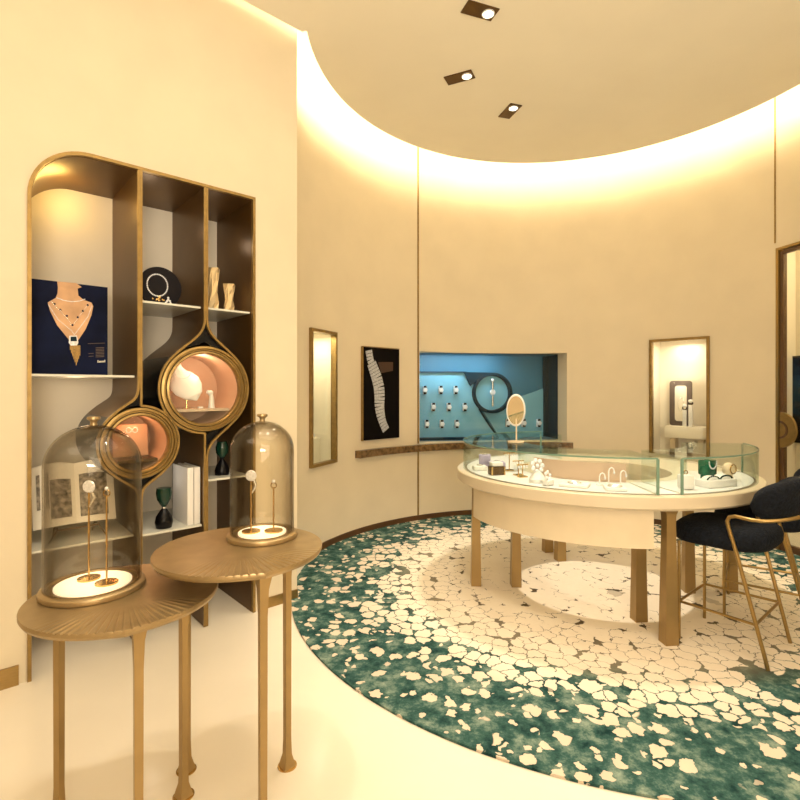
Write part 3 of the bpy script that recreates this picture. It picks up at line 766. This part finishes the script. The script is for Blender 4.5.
for (t, k, w, lab) in [(240.5, .80, .17, 'larger white jewellery tray at the front of the counter vitrine'), (256, .83, .12, 'smaller white tray to the right of the larger one in the vitrine')]:
    o = simple('jewellery_tray', lab, 'tray', t, k, t-90+180)
    mb = MB(); mb.box((0, 0, .009), (w, .13, .017), bev=.004); mb.build('tray', M['white'], o)
    b_ = MB(); b_.tube([(.04*math.cos(a), .03*math.sin(a), .021) for a in [2*PI*j/20 for j in range(20)]], .0035, 6, loop=True); b_.build('bracelet', M['silver'], o)
for (t, k, h, lab) in [(250.5, .70, .075, 'shorter cream hook stand at the right of the vitrine'), (255, .66, .105, 'tall cream hook stand at the right of the vitrine'), (260, .70, .095, 'cream hook stand nearest the right end of the long vitrine')]:
    o = simple('hook_stand', lab, 'jewellery stand', t, k, 0)
    mb = MB(); mb.lathe([(.001, 0), (.022, 0), (.022, .005), (.001, .006)], seg=18, caps=False); mb.build('base', M['white'], o)
    mb = MB(); mb.tube([(0, 0, .005), (0, 0, h-.02), (.006, 0, h-.006), (.018, 0, h), (.03, 0, h-.008), (.034, 0, h-.024)], .0042); mb.build('hook', M['white'], o)
    b_ = MB(); b_.sphere((.034, 0, h-.032), .007, (1, 1, 1.4), 8, 6); b_.build('earring', M['diamond'], o)
# right vitrine
o = simple('display_plinth', 'long white plinth edged with beads in the right vitrine', 'display block', 302, .82, 20)
mb = MB(); mb.box((0, 0, .022), (.24, .10, .044), bev=.004); mb.build('plinth', M['white'], o)
mb = MB(); mb.sphere((-.06, 0, .044), .05, (1, .7, .5)); mb.sphere((.05, 0, .044), .055, (1.1, .7, .55)); mb.build('cushion', M['white'], o)
b_ = MB()
for s, c_ in ((-.06, 9), (.05, 12)):
    for k in range(c_):
        a = PI*(k+.5)/c_; b_.sphere((s+.048*math.cos(a), -.030, .048+.02*math.sin(a)), .0055, (1, 1, 1), 6, 4)
b_.build('bead_strand', M['darkgreen'], o)
o = simple('display_pad', 'emerald green block with a silver necklace in the right vitrine', 'jewellery stand', 316, .70, 25)
mb = MB(); mb.box((0, 0, .085), (.10, .07, .10), bev=.010); mb.build('block', M['green'], o)
mb = MB(); mb.box((0, 0, .018), (.07, .05, .035)); mb.build('foot', M['green'], o)
b_ = MB()
for k in range(13):
    a = PI+PI*k/12; b_.sphere((.038*math.cos(a), -.038, .125+.045*math.sin(a)), .0055, (1, .7, 1), 6, 4)
b_.build('necklace', M['diamond'], o)
o = simple('display_pad', 'round brown ring cushion to the right of the emerald green block', 'jewellery stand', 323, .80, 25)
mb = MB(); mb.sphere((0, 0, .07), .045, (1, .8, 1)); mb.build('cushion', M['beige'], o)
mb = MB(); mb.lathe([(.001, 0), (.03, 0), (.024, .03), (.001, .03)], seg=18, caps=False); mb.build('foot', M['beige'], o)
b_ = MB(); b_.tube([(.03*math.cos(a), -.03, .075+.03*math.sin(a)) for a in [2*PI*k/18 for k in range(18)]], .004, 6, loop=True); b_.build('bangle', M['gold2'], o)
o = simple('display_block', 'white cube with rounded top at the left end of the right vitrine', 'display block', 284.5, .82, 5)
mb = MB(); mb.box((0, 0, .045), (.075, .07, .088), bev=.014); mb.build('block', M['white'], o)
mb = MB(); mb.tube([(.012*math.cos(a), 0, .10+.012*math.sin(a)) for a in [2*PI*k/14 for k in range(14)]], .003, 6, loop=True); mb.build('ring', M['gold2'], o)
# oval mirror standing on the glass
mi = thing('table_mirror', 'oval tilting mirror on a thin stem standing on the counter vitrine', 'mirror', on(188, .612, ZG+.0095), R(-30))
mb = MB(); mb.lathe([(.001, 0), (.058, 0), (.058, .008), (.012, .013), (.001, .013)], seg=36, caps=False); mb.build('base', M['beige'], mi)
mb = MB(); mb.tube([(0, .012, .01), (0, .012, .16), (0, .016, .2)], .005); mb.build('stem', M['beige'], mi)
axm = Matrix.Rotation(R(14), 3, 'X') @ Matrix.Rotation(PI/2, 3, 'X')
axm = Matrix.Rotation(R(8), 3, 'Y') @ axm
mb = MB(); mb.lathe([(.001, -.006), (.066, -.006), (.073, 0), (.070, .006), (.064, .004), (.001, .004)], (0, 0, .235), 40, caps=False, axis=axm, scale=(1, 1.72)); mb.build('frame', M['white'], mi)
mb = MB(); mb.lathe([(.001, .0055), (.063, .0055)], (0, 0, .235), 40, caps=False, axis=axm, scale=(1, 1.74)); mb.build('mirror_face', M['mirror'], mi)

# ------------------------------------------------------------------ counter stools
def make_stool(label):
    t = thing('counter_stool', label, 'stool', (0, 0, 0), 0, 'navy counter stools')
    b_ = MB(); rings = []
    for z, k in [(.600, .82), (.606, .94), (.625, 1.0), (.665, 1.01), (.697, .97), (.716, .88), (.725, .70), (.729, .35)]:
        ring_ = []
        for j in range(40):
            a = 2*PI*j/40; ca, sa = math.cos(a), math.sin(a); e = .62
            x = .245*k*math.copysign(abs(ca)**e, ca); y = .258*k*math.copysign(abs(sa)**e, sa)+.024
            ring_.append((x, y, z + .012*(y/.24)**2*(1 if y < 0 else -.6)))
        rings.append(ring_)
    b_.loft(rings); b_.build('seat', M['navy'], t, smooth=60)
    b_ = MB(); rings = []
    for i in range(29):
        f = i/28*2-1; a = f*R(60); k = math.sqrt(max(0., 1-abs(f)**6))
        rx_, ry_ = .262, .275
        cx_, cy_ = rx_*math.sin(a), -.02-ry_*math.cos(a)
        nx, ny = math.sin(a), -math.cos(a)
        hh = .085+.035*(math.cos(a)**2); zc_ = .858+.045*math.cos(a*.9)
        ring_ = []
        for j in range(18):
            b2 = 2*PI*j/18
            o1 = .056*max(.12, k)*math.copysign(abs(math.cos(b2))**.75, math.cos(b2)); o2 = hh*max(.12, k)*math.copysign(abs(math.sin(b2))**.75, math.sin(b2))
            ring_.append((cx_+nx*(o1+.012*math.sin(b2)), cy_+ny*(o1+.03*math.sin(b2)*math.cos(a)), zc_+o2))
        rings.append(ring_)
    b_.loft(rings); b_.build('backrest', M['navy'], t, smooth=60)
    for s in (-1, 1):
        MB().tube([(s*.205, .215, .013), (s*.205, .215, .60)], .0095, 10).build('leg', M['gold'], t)
        lg = MB().tube([(s*.225, -.235, .013), (s*.225, -.215, .10), (s*.238, -.095, .60), (s*.256, -.062, .735), (s*.262, -.056, .775), (s*.268, -.068, .800), (s*.274, -.10, .812), (s*.290, -.17, .810)], .0105, 10).build('leg', M['gold'], t)
    pts = []
    for i in range(33):
        a = (i/32*2-1)*R(72); pts.append((.325*math.sin(a), -.06-.345*math.cos(a),   .810+.045*math.cos(a*1.25)**2))
    MB().tube([(-.290, -.168, .810)]+pts[2:-2]+[(.290, -.168, .810)], .0105, 10).build('arm_rail', M['gold'], t)
    zf = .235
    fy = -.235+.13*(zf-.1)/.5+.02
    MB().tube([(-.205, .215, zf), (.205, .215, zf)], .008).build('footrest', M['gold'], t)
    MB().tube([(-.227, fy, zf), (.227, fy, zf)], .008).build('footrest', M['gold'], t)
    for s in (-1, 1): MB().tube([(s*.205, .215, zf), (s*.227, fy, zf)], .008).build('footrest', M['gold'], t)
    return t
s1 = make_stool('navy boucle counter stool with brass arm rail, nearest the camera')
s1.location = (1.97, 3.03, 0); s1.rotation_euler = (0, 0, R(40.5))
s2 = copy_tree(s1); s2['label'] = 'navy boucle counter stool behind the nearest stool, mostly hidden at the right edge'
s2.location = (2.45, 3.43, 0); s2.rotation_euler = (0, 0, R(54))

# ------------------------------------------------------------------ niches in the round wall
def niche(key, label, m_in, dep):
    pl, pr, z0, z1 = NICH[key]; p0, e, n, w, rz = frame_of(pl, pr)
    t = thing('wall_showcase', label, 'showcase', (p0.x, p0.y, 0), rz)
    b_ = MB(); h = z1-z0
    b_.poly([(0, dep, z0), (w, dep, z0), (w, dep, z1), (0, dep, z1)])
    for q in ([(0, 0, z0), (0, dep, z0), (0, dep, z1), (0, 0, z1)], [(w, 0, z0), (w, dep, z0), (w, dep, z1), (w, 0, z1)], [(0, 0, z0), (w, 0, z0), (w, dep, z0), (0, dep, z0)], [(0, 0, z1), (w, 0, z1), (w, dep, z1), (0, dep, z1)]): b_.poly(q)
    b_.build('lining', m_in, t, smooth=0)
    b_ = MB(); f = .028; pr_ = -.030
    b_.strip([(f/2, z0+f/2), (w-f/2, z0+f/2), (w-f/2, z1-f/2), (f/2, z1-f/2)], .001, FUZ, 0, .001, loop=True); b_.bm.clear()
    for c_, d_ in (((f/2, 0, (z0+z1)/2), (f, 2*.03, h)), ((w-f/2, 0, (z0+z1)/2), (f, 2*.03, h)), ((w/2, 0, z0+f/2), (w-2*f, .06, f)), ((w/2, 0, z1-f/2), (w-2*f, .06, f))): b_.box(c_, d_)
    b_.build('frame', M['oldgold'], t, smooth=0)
    b_ = MB(); b_.box((w/2, .02, (z0+z1)/2), (w-2*f, .006, h-2*f)); b_.build('pane', M['glass'], t, smooth=0)
    return p0, e, n, w, rz, z0, z1, t
def FR(fr, s, d, z): p = fr[0]+fr[1]*s+fr[2]*d; return Vector((p.x, p.y, z))
fl = niche('left', 'narrow lit wall showcase with gold frame left of the bracelet poster', M['nichein'], .30)
frt = niche('right', 'lit gold-framed wall showcase with ivory lining on the right of the round wall', M['nichein'], .34)
light('AREA', FR(fl, fl[3]/2, .14, 2.02), 4.5, (1, .88, .66), .2, (0, 0, fl[4]), name='niche_lamp')
light('AREA', FR(frt, frt[3]/2, .16, 2.02), 3.6, (1, .86, .66), .25, (0, 0, frt[4]), name='niche_lamp')
light('POINT', FR(frt, frt[3]*.4, .07, 1.60), 3.2, (1, .87, .68), .06, name='niche_lamp')
o = thing('display_block', 'ivory block standing in the narrow left wall showcase', 'display block', FR(fl, .30, .18, fl[5]+.001), fl[4])
mb = MB(); mb.box((0, 0, .12), (.16, .12, .238), bev=.006); mb.build('block', M['nichein'], o)
mb = MB(); mb.sphere((0, -.02, .262), .024, (1, 1, 1)); mb.build('jewel', M['diamond'], o)
# contents of the right niche
W = frt[3]
o = thing('display_bench', 'ivory bench shelf inside the right wall showcase', 'display block', FR(frt, W*.56, .19, frt[5]+.001), frt[4])
mb = MB(); mb.box((0, 0, .235), (W*.70, .20, .13), bev=.006); mb.build('seat', M['nichein'], o)
mb = MB()
for x in (-.14, .14): mb.box((x, .02, .085), (.05, .12, .168))
mb.build('support', M['beige'], o, smooth=0)
zb = frt[5]+.302
o = thing('picture_frame', 'dark suede rectangular frame with rounded corner standing on the ivory bench', 'frame', FR(frt, W*.43, .22, zb), frt[4])
def rrect(w, h, r, cx=0, cz=0):
    p = []
    for (sx, sz, a0) in ((1, -1, -90), (1, 1, 0), (-1, 1, 90), (-1, -1, 180)):
        for k in range(5): a = R(a0+90*k/4); p.append((cx+sx*(w/2-r)+r*math.cos(a), cz+sz*(h/2-r)+r*math.sin(a)))
    return p
fo, fi = rrect(.225, .50, .03, 0, .25), rrect(.125, .40, .03, .0, .25)
b_ = MB(); b_.loft([[(a[0], -.012, a[1]), (b[0], -.012, b[1]), (b[0], .012, b[1]), (a[0], .012, a[1])] for a, b in zip(fo, fi)], loop=True); b_.build('border', M['wornbrown'], o)
mb = MB(); mb.prism(fi, FUZ, .002, .010); mb.build('backing', M['nichein'], o)
beads([(.03*math.cos(a), .24+.07*math.sin(a)) for a in [2*PI*k/24 for k in range(24)]], .005, M['silver'], 'necklace', o, -.001)
for (s, h, lab) in ((.535, .18, 'shorter white ring pillar on the ivory bench'), (.635, .235, 'taller white ring pillar on the ivory bench')):
    o = thing('ring_pillar', lab, 'jewellery stand', FR(frt, W*s, .135, zb), frt[4])
    mb = MB(); mb.box((0, 0, h/2), (.038, .034, h), bev=.003); mb.build('pillar', M['white'], o)
    mb = MB(); mb.sphere((0, 0, h+.042), .024, (1, .8, .8)); mb.build('pearl', M['white'], o)
    mb = MB(); mb.tube([(.020*math.cos(a), 0, h+.020+.018*math.sin(a)) for a in [2*PI*k/16 for k in range(16)]], .006, 6, loop=True); mb.build('ring', M['black'], o)
o = thing('brooch', 'silver flower brooch under the ivory bench in the right wall showcase', 'jewellery', FR(frt, W*.66, .13, frt[5]+.001), frt[4])
mb = MB(); mb.lathe([(.001, 0), (.03, 0), (.008, .02), (.005, .07), (.001, .07)], seg=14, caps=False); mb.build('stand', M['white'], o)
b_ = MB()
for k in range(6): b_.sphere((.03*math.cos(PI*k/3), 0, .095+.03*math.sin(PI*k/3)), .016, (1, .5, 1), 8, 5)
b_.build('petals', M['silver'], o)

# bracelet poster
p0, e, n, w, rz = frame_of(361.5, 397.5)
bp = thing('bracelet_poster', 'tall black poster with a silver bracelet hanging above the stone ledge', 'poster', (p0.x, p0.y, .972), rz)
fb = (p0, e, n)
mb = MB(); mb.box((w/2, -.016, .489), (w, .026, .978)); mb.build('panel', M['posterdark'], bp, smooth=0)
mb = MB(); mb.box((-.005, -.016, .489), (.010, .034, .986)); mb.box((w/2, -.016, .983), (w, .034, .008)); mb.build('edge_trim', M['oldgold'], bp, smooth=0)
def BX(x, y): return ((x-72)/225*w, .978-(y-78)/560*.978)
cl = lerp_path([BX(*p) for p in [(103, 95), (112, 150), (130, 200), (152, 260), (166, 320), (170, 380), (168, 430), (176, 490), (190, 540), (210, 585)]], 26)
wd = [BX(x, 0)[0]-BX(0, 0)[0] for x in (46, 64, 50)]
b_ = MB()
for i in range(26):
    (x0, z0), (x1, z1) = cl[i], cl[i+1]; f = i/26
    ww = (.055 if f < .15 else .062+.03*math.sin(PI*min(1, f*1.15))) ; ww *= .80
    tx, tz = x1-x0, z1-z0; l = math.hypot(tx, tz); nx, nz = -tz/l*ww, tx/l*ww
    g = .12
    xa, za, xb, zb_ = x0+tx*g, z0+tz*g, x1-tx*g*.2, z1-tz*g*.2
    b_.prism([(xa+nx, za+nz), (xb+nx, zb_+nz), (xb-nx, zb_-nz), (xa-nx, za-nz)], FUZ, -.0325, -.0285)
b_.build('bracelet_print', M['gunmetal'], bp, smooth=0)
b_ = MB(); b_.prism([BX(*p) for p in [(160, 165), (255, 160), (255, 215), (180, 232)]], FUZ, -.0305, -.0285); b_.build('glow_print', M['posterbrown'], bp, smooth=0)

# ------------------------------------------------------------------ the blue watch window
pl, pr, z0, z1 = NICH['blue']; p0, e, n, w, rz = frame_of(pl, pr)
bw = thing('watch_showcase', 'wide petrol blue wall showcase full of watches behind the counter', 'showcase', (p0.x, p0.y, 0), rz)
FB = (p0, e, n)
D0, DB = .25, .60
sag = lambda s: (math.sqrt(WR**2-(s-w/2)**2)-math.sqrt(WR**2-(w/2)**2))
b_ = MB()
ss = [w*i/24 for i in range(25)]
for z in (z0, z1):
    for i in range(24): b_.poly([(ss[i], sag(ss[i]), z), (ss[i+1], sag(ss[i+1]), z), (ss[i+1], D0, z), (ss[i], D0, z)])
for s in (0, w): b_.poly([(s, 0, z0), (s, D0, z0), (s, D0, z1), (s, 0, z1)])
b_.build('jamb', M['wall'], bw, smooth=0)
b_ = MB()
za, zb_ = z0+.004, z1-.004
for q in ([(0, D0, za), (0, DB, za), (0, DB, zb_), (0, D0, zb_)], [(0, D0, za), (w, D0, za), (w, DB, za), (0, DB, za)], [(0, D0, zb_), (w, D0, zb_), (w, DB, zb_), (0, DB, zb_)], [(0, DB, za), (w, DB, za), (w, DB, zb_), (0, DB, zb_)]): b_.poly(q)
b_.build('lining', M['blue'], bw, smooth=0)
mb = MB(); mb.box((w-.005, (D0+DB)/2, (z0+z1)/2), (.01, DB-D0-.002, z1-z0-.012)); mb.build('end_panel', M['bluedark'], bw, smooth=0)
mb = MB(); mb.box((w/2, D0+.004, (z0+z1)/2), (w-.022, .006, z1-z0-.012)); mb.build('pane', M['glass'], bw, smooth=0)
def BP(px, py, d):     # a point of the photographed plane at depth d -> local (s, z)
    k = (px-400)/F; o = p0+n*d          # o + e*s = k*Y, Y
    s = (k*o.y-o.x)/(e.x-k*e.y); Y = o.y+e.y*s
    return s, EYE+(HOR-py)/F*Y
PD = .50
# stepped panels
left_poly = [BP(*p, PD) for p in [(418, 373), (469, 372.5), (474, 386), (474, 398), (479, 409), (499, 441), (418, 441)]]
b_ = MB(); b_.prism(left_poly, FUZ, PD, PD+.03); b_.build('display_panel', M['bluelight'], bw, smooth=0)
right_poly = [BP(*p, PD+.03) for p in [(502, 441), (483, 411), (500, 410), (513, 399), (528, 394), (545, 388), (545, 441)]]
b_ = MB(); b_.prism(right_poly, FUZ, PD+.03, PD+.05); b_.build('display_panel', M['bluelight'], bw, smooth=0)
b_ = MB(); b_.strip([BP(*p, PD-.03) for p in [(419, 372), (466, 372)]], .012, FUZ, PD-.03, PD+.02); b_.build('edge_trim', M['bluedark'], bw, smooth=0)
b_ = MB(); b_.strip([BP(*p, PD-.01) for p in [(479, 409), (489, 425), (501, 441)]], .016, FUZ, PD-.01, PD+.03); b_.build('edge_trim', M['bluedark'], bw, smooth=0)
s0, _ = BP(543, 400, PD); s1_, _ = BP(560, 400, PD)
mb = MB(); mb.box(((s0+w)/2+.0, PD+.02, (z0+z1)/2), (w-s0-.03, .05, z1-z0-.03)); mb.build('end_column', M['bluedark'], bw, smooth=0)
rc = BP(493, 393, PD-.06); rr_ = 20.5/F*6.4
ax = Matrix.Rotation(PI/2, 3, 'X')
b_ = MB(); b_.lathe([(rr_, -.10), (rr_, 0), (rr_-.035, .002), (rr_-.04, -.02), (rr_-.04, -.10)], (rc[0], PD-.06, rc[1]), 48, caps=False, axis=ax); rg = b_.build('porthole', M['bluedark'], bw)
b_ = MB(); b_.lathe([(.001, -.06), (rr_-.041, -.06)], (rc[0], PD-.06, rc[1]), 40, caps=False, axis=ax); b_.build('porthole_back', M['bluelight'], rg)
b_ = MB(); b_.prism([BP(*p, PD-.06) for p in [(464, 372), (490, 372.5), (478, 380), (471, 386)]], FUZ, PD-.05, PD-.02); b_.build('edge_trim', M['bluedark'], bw, smooth=0)
b_ = MB(); b_.box((w*.30, D0+.10, z0+.018), (w*.56, .12, .025)); b_.build('front_rail', M['bluedark'], bw, smooth=0)
def make_watch(label):
    t = thing('watch', label, 'watch', (0, 0, 0), rz, 'watches in the blue showcase')
    mb = MB(); mb.box((0, .02, 0), (.050, .05, .10), bev=.010); mb.build('cushion', M['white'], t)
    mb = MB(); mb.box((0, -.008, 0), (.036, .008, .106), bev=.003); mb.build('strap', M['leather'], t)
    mb = MB(); mb.lathe([(.001, 0), (.026, 0), (.029, .006), (.024, .012), (.001, .012)], (0, -.012, 0), 20, caps=False, axis=ax); mb.build('dial', M['diamond'], t)
    return t
spots = []
for row, (py, xs, d) in enumerate(((390, (425, 441, 456), PD), (407, (433.5, 449, 465), PD), (424, (427, 442, 457), PD), (423, (508, 524, 539), PD+.03))):
    for c_, px in enumerate(xs): spots.append((row, c_, px, py, d))
rows_n = ('top row', 'middle row', 'bottom row', 'row at the right end')
cols_n = ('leftmost', 'centre', 'rightmost')
proto = None
for row, c_, px, py, d in spots:
    lab = f'{cols_n[c_]} watch of the three in the {rows_n[row]} of the blue showcase'
    s, z = BP(px, py, d-.045)
    if proto is None: proto = t = make_watch(lab)
    else: t = copy_tree(proto); t['label'] = lab
    q = p0+e*s+n*(d-.046); t.location = (q.x, q.y, z)
o = thing('watch', 'upright silver watch hanging inside the round porthole of the blue showcase', 'watch', (0, 0, 0), rz)
q = p0+e*(rc[0])+n*(PD-.045); o.location = (q.x, q.y, rc[1])
mb = MB(); mb.tube([(0, 0, -.17), (0, 0, -.03)], .014, 8); mb.tube([(0, 0, .03), (0, 0, .15)], .014, 8); mb.build('bracelet', M['silver'], o)
mb = MB(); mb.lathe([(.001, -.01), (.036, -.01), (.038, 0), (.030, .01), (.001, .01)], (0, 0, .01), 22, caps=False, axis=ax); mb.build('dial', M['diamond'], o)
mb = MB(); mb.sphere((0, 0, .16), .022); mb.build('clasp', M['diamond'], o)
q = p0+e*(w*.34)+n*(D0+.05)
light('AREA', (q.x, q.y, z1-.02), 10, (.66, .88, 1), w*.58, (R(20), 0, rz), name='blue_lamp', sy=.05)

# ------------------------------------------------------------------ glazed door at the right edge
P0, P1 = WP(DOOR_T0, 0), WP(DOOR_T1, 0); de = (P1-P0); dw = de.length; de.normalize(); drz = math.atan2(de.y, de.x)
dr = bpy.data.objects.new('door_1', None); C.objects.link(dr); dr.location = (P0.x, P0.y, 0); dr.rotation_euler = (0, 0, drz); struct(dr)
mb = MB(); mb.box((.0145, .03, DOOR_H/2), (.029, .07, DOOR_H)); mb.box((dw-.0145, .03, DOOR_H/2), (.029, .07, DOOR_H)); mb.box((dw/2, .03, DOOR_H-.0125), (dw-.060, .07, .025)); mb.build('door_frame', M['gold'], dr, smooth=0)
mb = MB(); mb.box((.049, .03, (DOOR_H-.035)/2), (.034, .04, DOOR_H-.045)); mb.box((dw-.049, .03, (DOOR_H-.035)/2), (.034, .04, DOOR_H-.045)); mb.box((dw/2, .03, .04), (dw-.134, .04, .07)); mb.box((dw/2, .03, DOOR_H-.046), (dw-.134, .04, .036)); mb.build('door_leaf', M['base'], dr, smooth=0)
mb = MB(); mb.box((dw/2, .03, (DOOR_H+.01)/2), (dw-.134, .008, DOOR_H-.14)); mb.build('pane', M['glass'], dr, smooth=0)
hz = EYE-40/F*4.7; hr = .165
hp = [(.050, hz+hr)] + [(.050+hr*.95*math.cos(a), hz+hr*math.sin(a)) for a in [PI/2-PI*k/20 for k in range(1, 20)]] + [(.050, hz-hr)]
mb = MB(); mb.prism(hp, FUZ, -.015, .0095); hd = mb.build('handle', M['oldgold'], dr, smooth=30)
hp2 = [(.051+hr*.45*math.cos(a), hz+hr*.45*math.sin(a)) for a in [PI/2-PI*k/16 for k in range(17)]]
mb = MB(); mb.strip(hp2, .018, FUZ, -.022, -.0151); mb.build('handle_inlay', M['base'], hd, smooth=30)
# the next room, seen through the glass
DN = Vector((-de.y, de.x, 0))
def DP(s, d, z): q = P0+de*s+DN*d; return (q.x, q.y, z)
b_ = MB(); b_.poly([DP(-.6, .9, 0), DP(2.2, .9, 0), DP(2.2, .9, ZT), DP(-.6, .9, ZT)]); b_.poly([DP(-.6, .9, 0), DP(-.6, .02, 0), DP(-.6, .02, ZT), DP(-.6, .9, ZT)]); b_.poly([DP(2.2, .9, 0), DP(2.2, .02, 0), DP(2.2, .02, ZT), DP(2.2, .9, ZT)])
struct(b_.build('wall_beyond', M['wall'], smooth=0))
light('AREA', DP(.6, .5, 3.6), 75, (1, .82, .56), .7, (0, 0, drz), name='passage_fill')  # added unseen light, keeps the room behind the glass from going dim
def door_s(px, d):
    k = (px-400)/F; o = P0+de*0+DN*d
    return (k*o.y-o.x)/(de.x-k*de.y)
sp_ = door_s(781.5, .875); yy_ = (P0+de*sp_+DN*.875).y
zt_, zb2 = EYE+33/F*yy_, EYE-51/F*yy_
wpst = thing('framed_picture', 'black picture with pale blue corner seen through the glass door', 'picture', DP(sp_, .875, zb2), drz)
mb = MB(); mb.box((.45, 0, (zt_-zb2)/2), (.90, .03, zt_-zb2)); mb.build('panel', M['posterdark'], wpst, smooth=0)
mb = MB(); mb.box((.045, -.017, (zt_-zb2)*.82), (.06, .004, (zt_-zb2)*.30)); mb.build('blue_print', M['blue'], wpst, smooth=0)

# ------------------------------------------------------------------ ceiling downlights
def downlight(x, y, ang, label):
    t = thing('downlight', label, 'ceiling light', (x, y, ZC), R(ang), 'bronze ceiling downlights')
    b_ = MB(); b_.box((0, 0, -.004), (.232, .118, .007), bev=.0015); b_.build('plate', M['bronze'], t, smooth=0)
    b_ = MB(); b_.lathe([(.036, -.0085), (.044, -.0085), (.044, -.013), (.036, -.016)], (.062, 0, 0), 28, caps=False); b_.build('rim', M['white'], t)
    b_ = MB(); b_.lathe([(.001, -.010), (.035, -.010)], (.062, 0, 0), 24, caps=False); b_.build('lamp_lens', M['bulb'], t)
downlight(.535, 3.41, 20, 'bronze rectangular downlight at the top edge, nearest the camera')
downlight(.483, 4.14, -25, 'bronze rectangular downlight between the nearest and the farthest one')
downlight(1.0, 4.64, -73, 'bronze rectangular downlight farthest from the camera, nearest the round wall')

# ------------------------------------------------------------------ light
WARM = (1, .865, .68); WARM2 = (1, .89, .72)
def spot(x, y, tx, ty, e, ang, blend=.6, size=.06, z=ZC-.03, col=WARM2, tz=0.):
    d = Vector((tx-x, ty-y, tz-z)); q = d.to_track_quat('-Z', 'Y').to_euler()
    light('SPOT', (x, y, z), e, col, size, q, ang, blend, 'ceiling_spot')
spot(1.45, 3.9, 1.5, 3.86, 520, 72, .4, .05)
spot(-.72, 1.60, -.66, 1.8, 150, 62, .6, .05)
spot(.25, 1.9, .35, 2.2, 135, 90, .9, .10)
spot(.55, 3.38, .35, 3.2, 110, 80, .9, .05)
light('AREA', (.6, 1.6, ZC-.03), 45, WARM, 2.6, name='overhead_fill')  # added soft fill out of view, brightens the whole room
light('AREA', (-2.6, -.8, ZC-.03), 35, WARM, 2.0, name='overhead_fill')  # second added overhead fill, no fixture stands for it
light('AREA', (1.4, -1.6, 2.2), 88, WARM, 2.6, (R(86), 0, R(-4)), name='front_fill')  # added fill behind the camera, lifts the walls
light('AREA', (.6, -2.0, 1.75), 270, WARM, 1.2, (R(148), 0, R(0)), name='ceiling_fill')  # added light behind the camera aimed up to brighten the ceiling, no real fitting
wd_ = bpy.data.worlds.new('world'); bpy.context.scene.world = wd_; wd_.use_nodes = True
wd_.node_tree.nodes['Background'].inputs[0].default_value = (1, .82, .58, 1); wd_.node_tree.nodes['Background'].inputs[1].default_value = .05
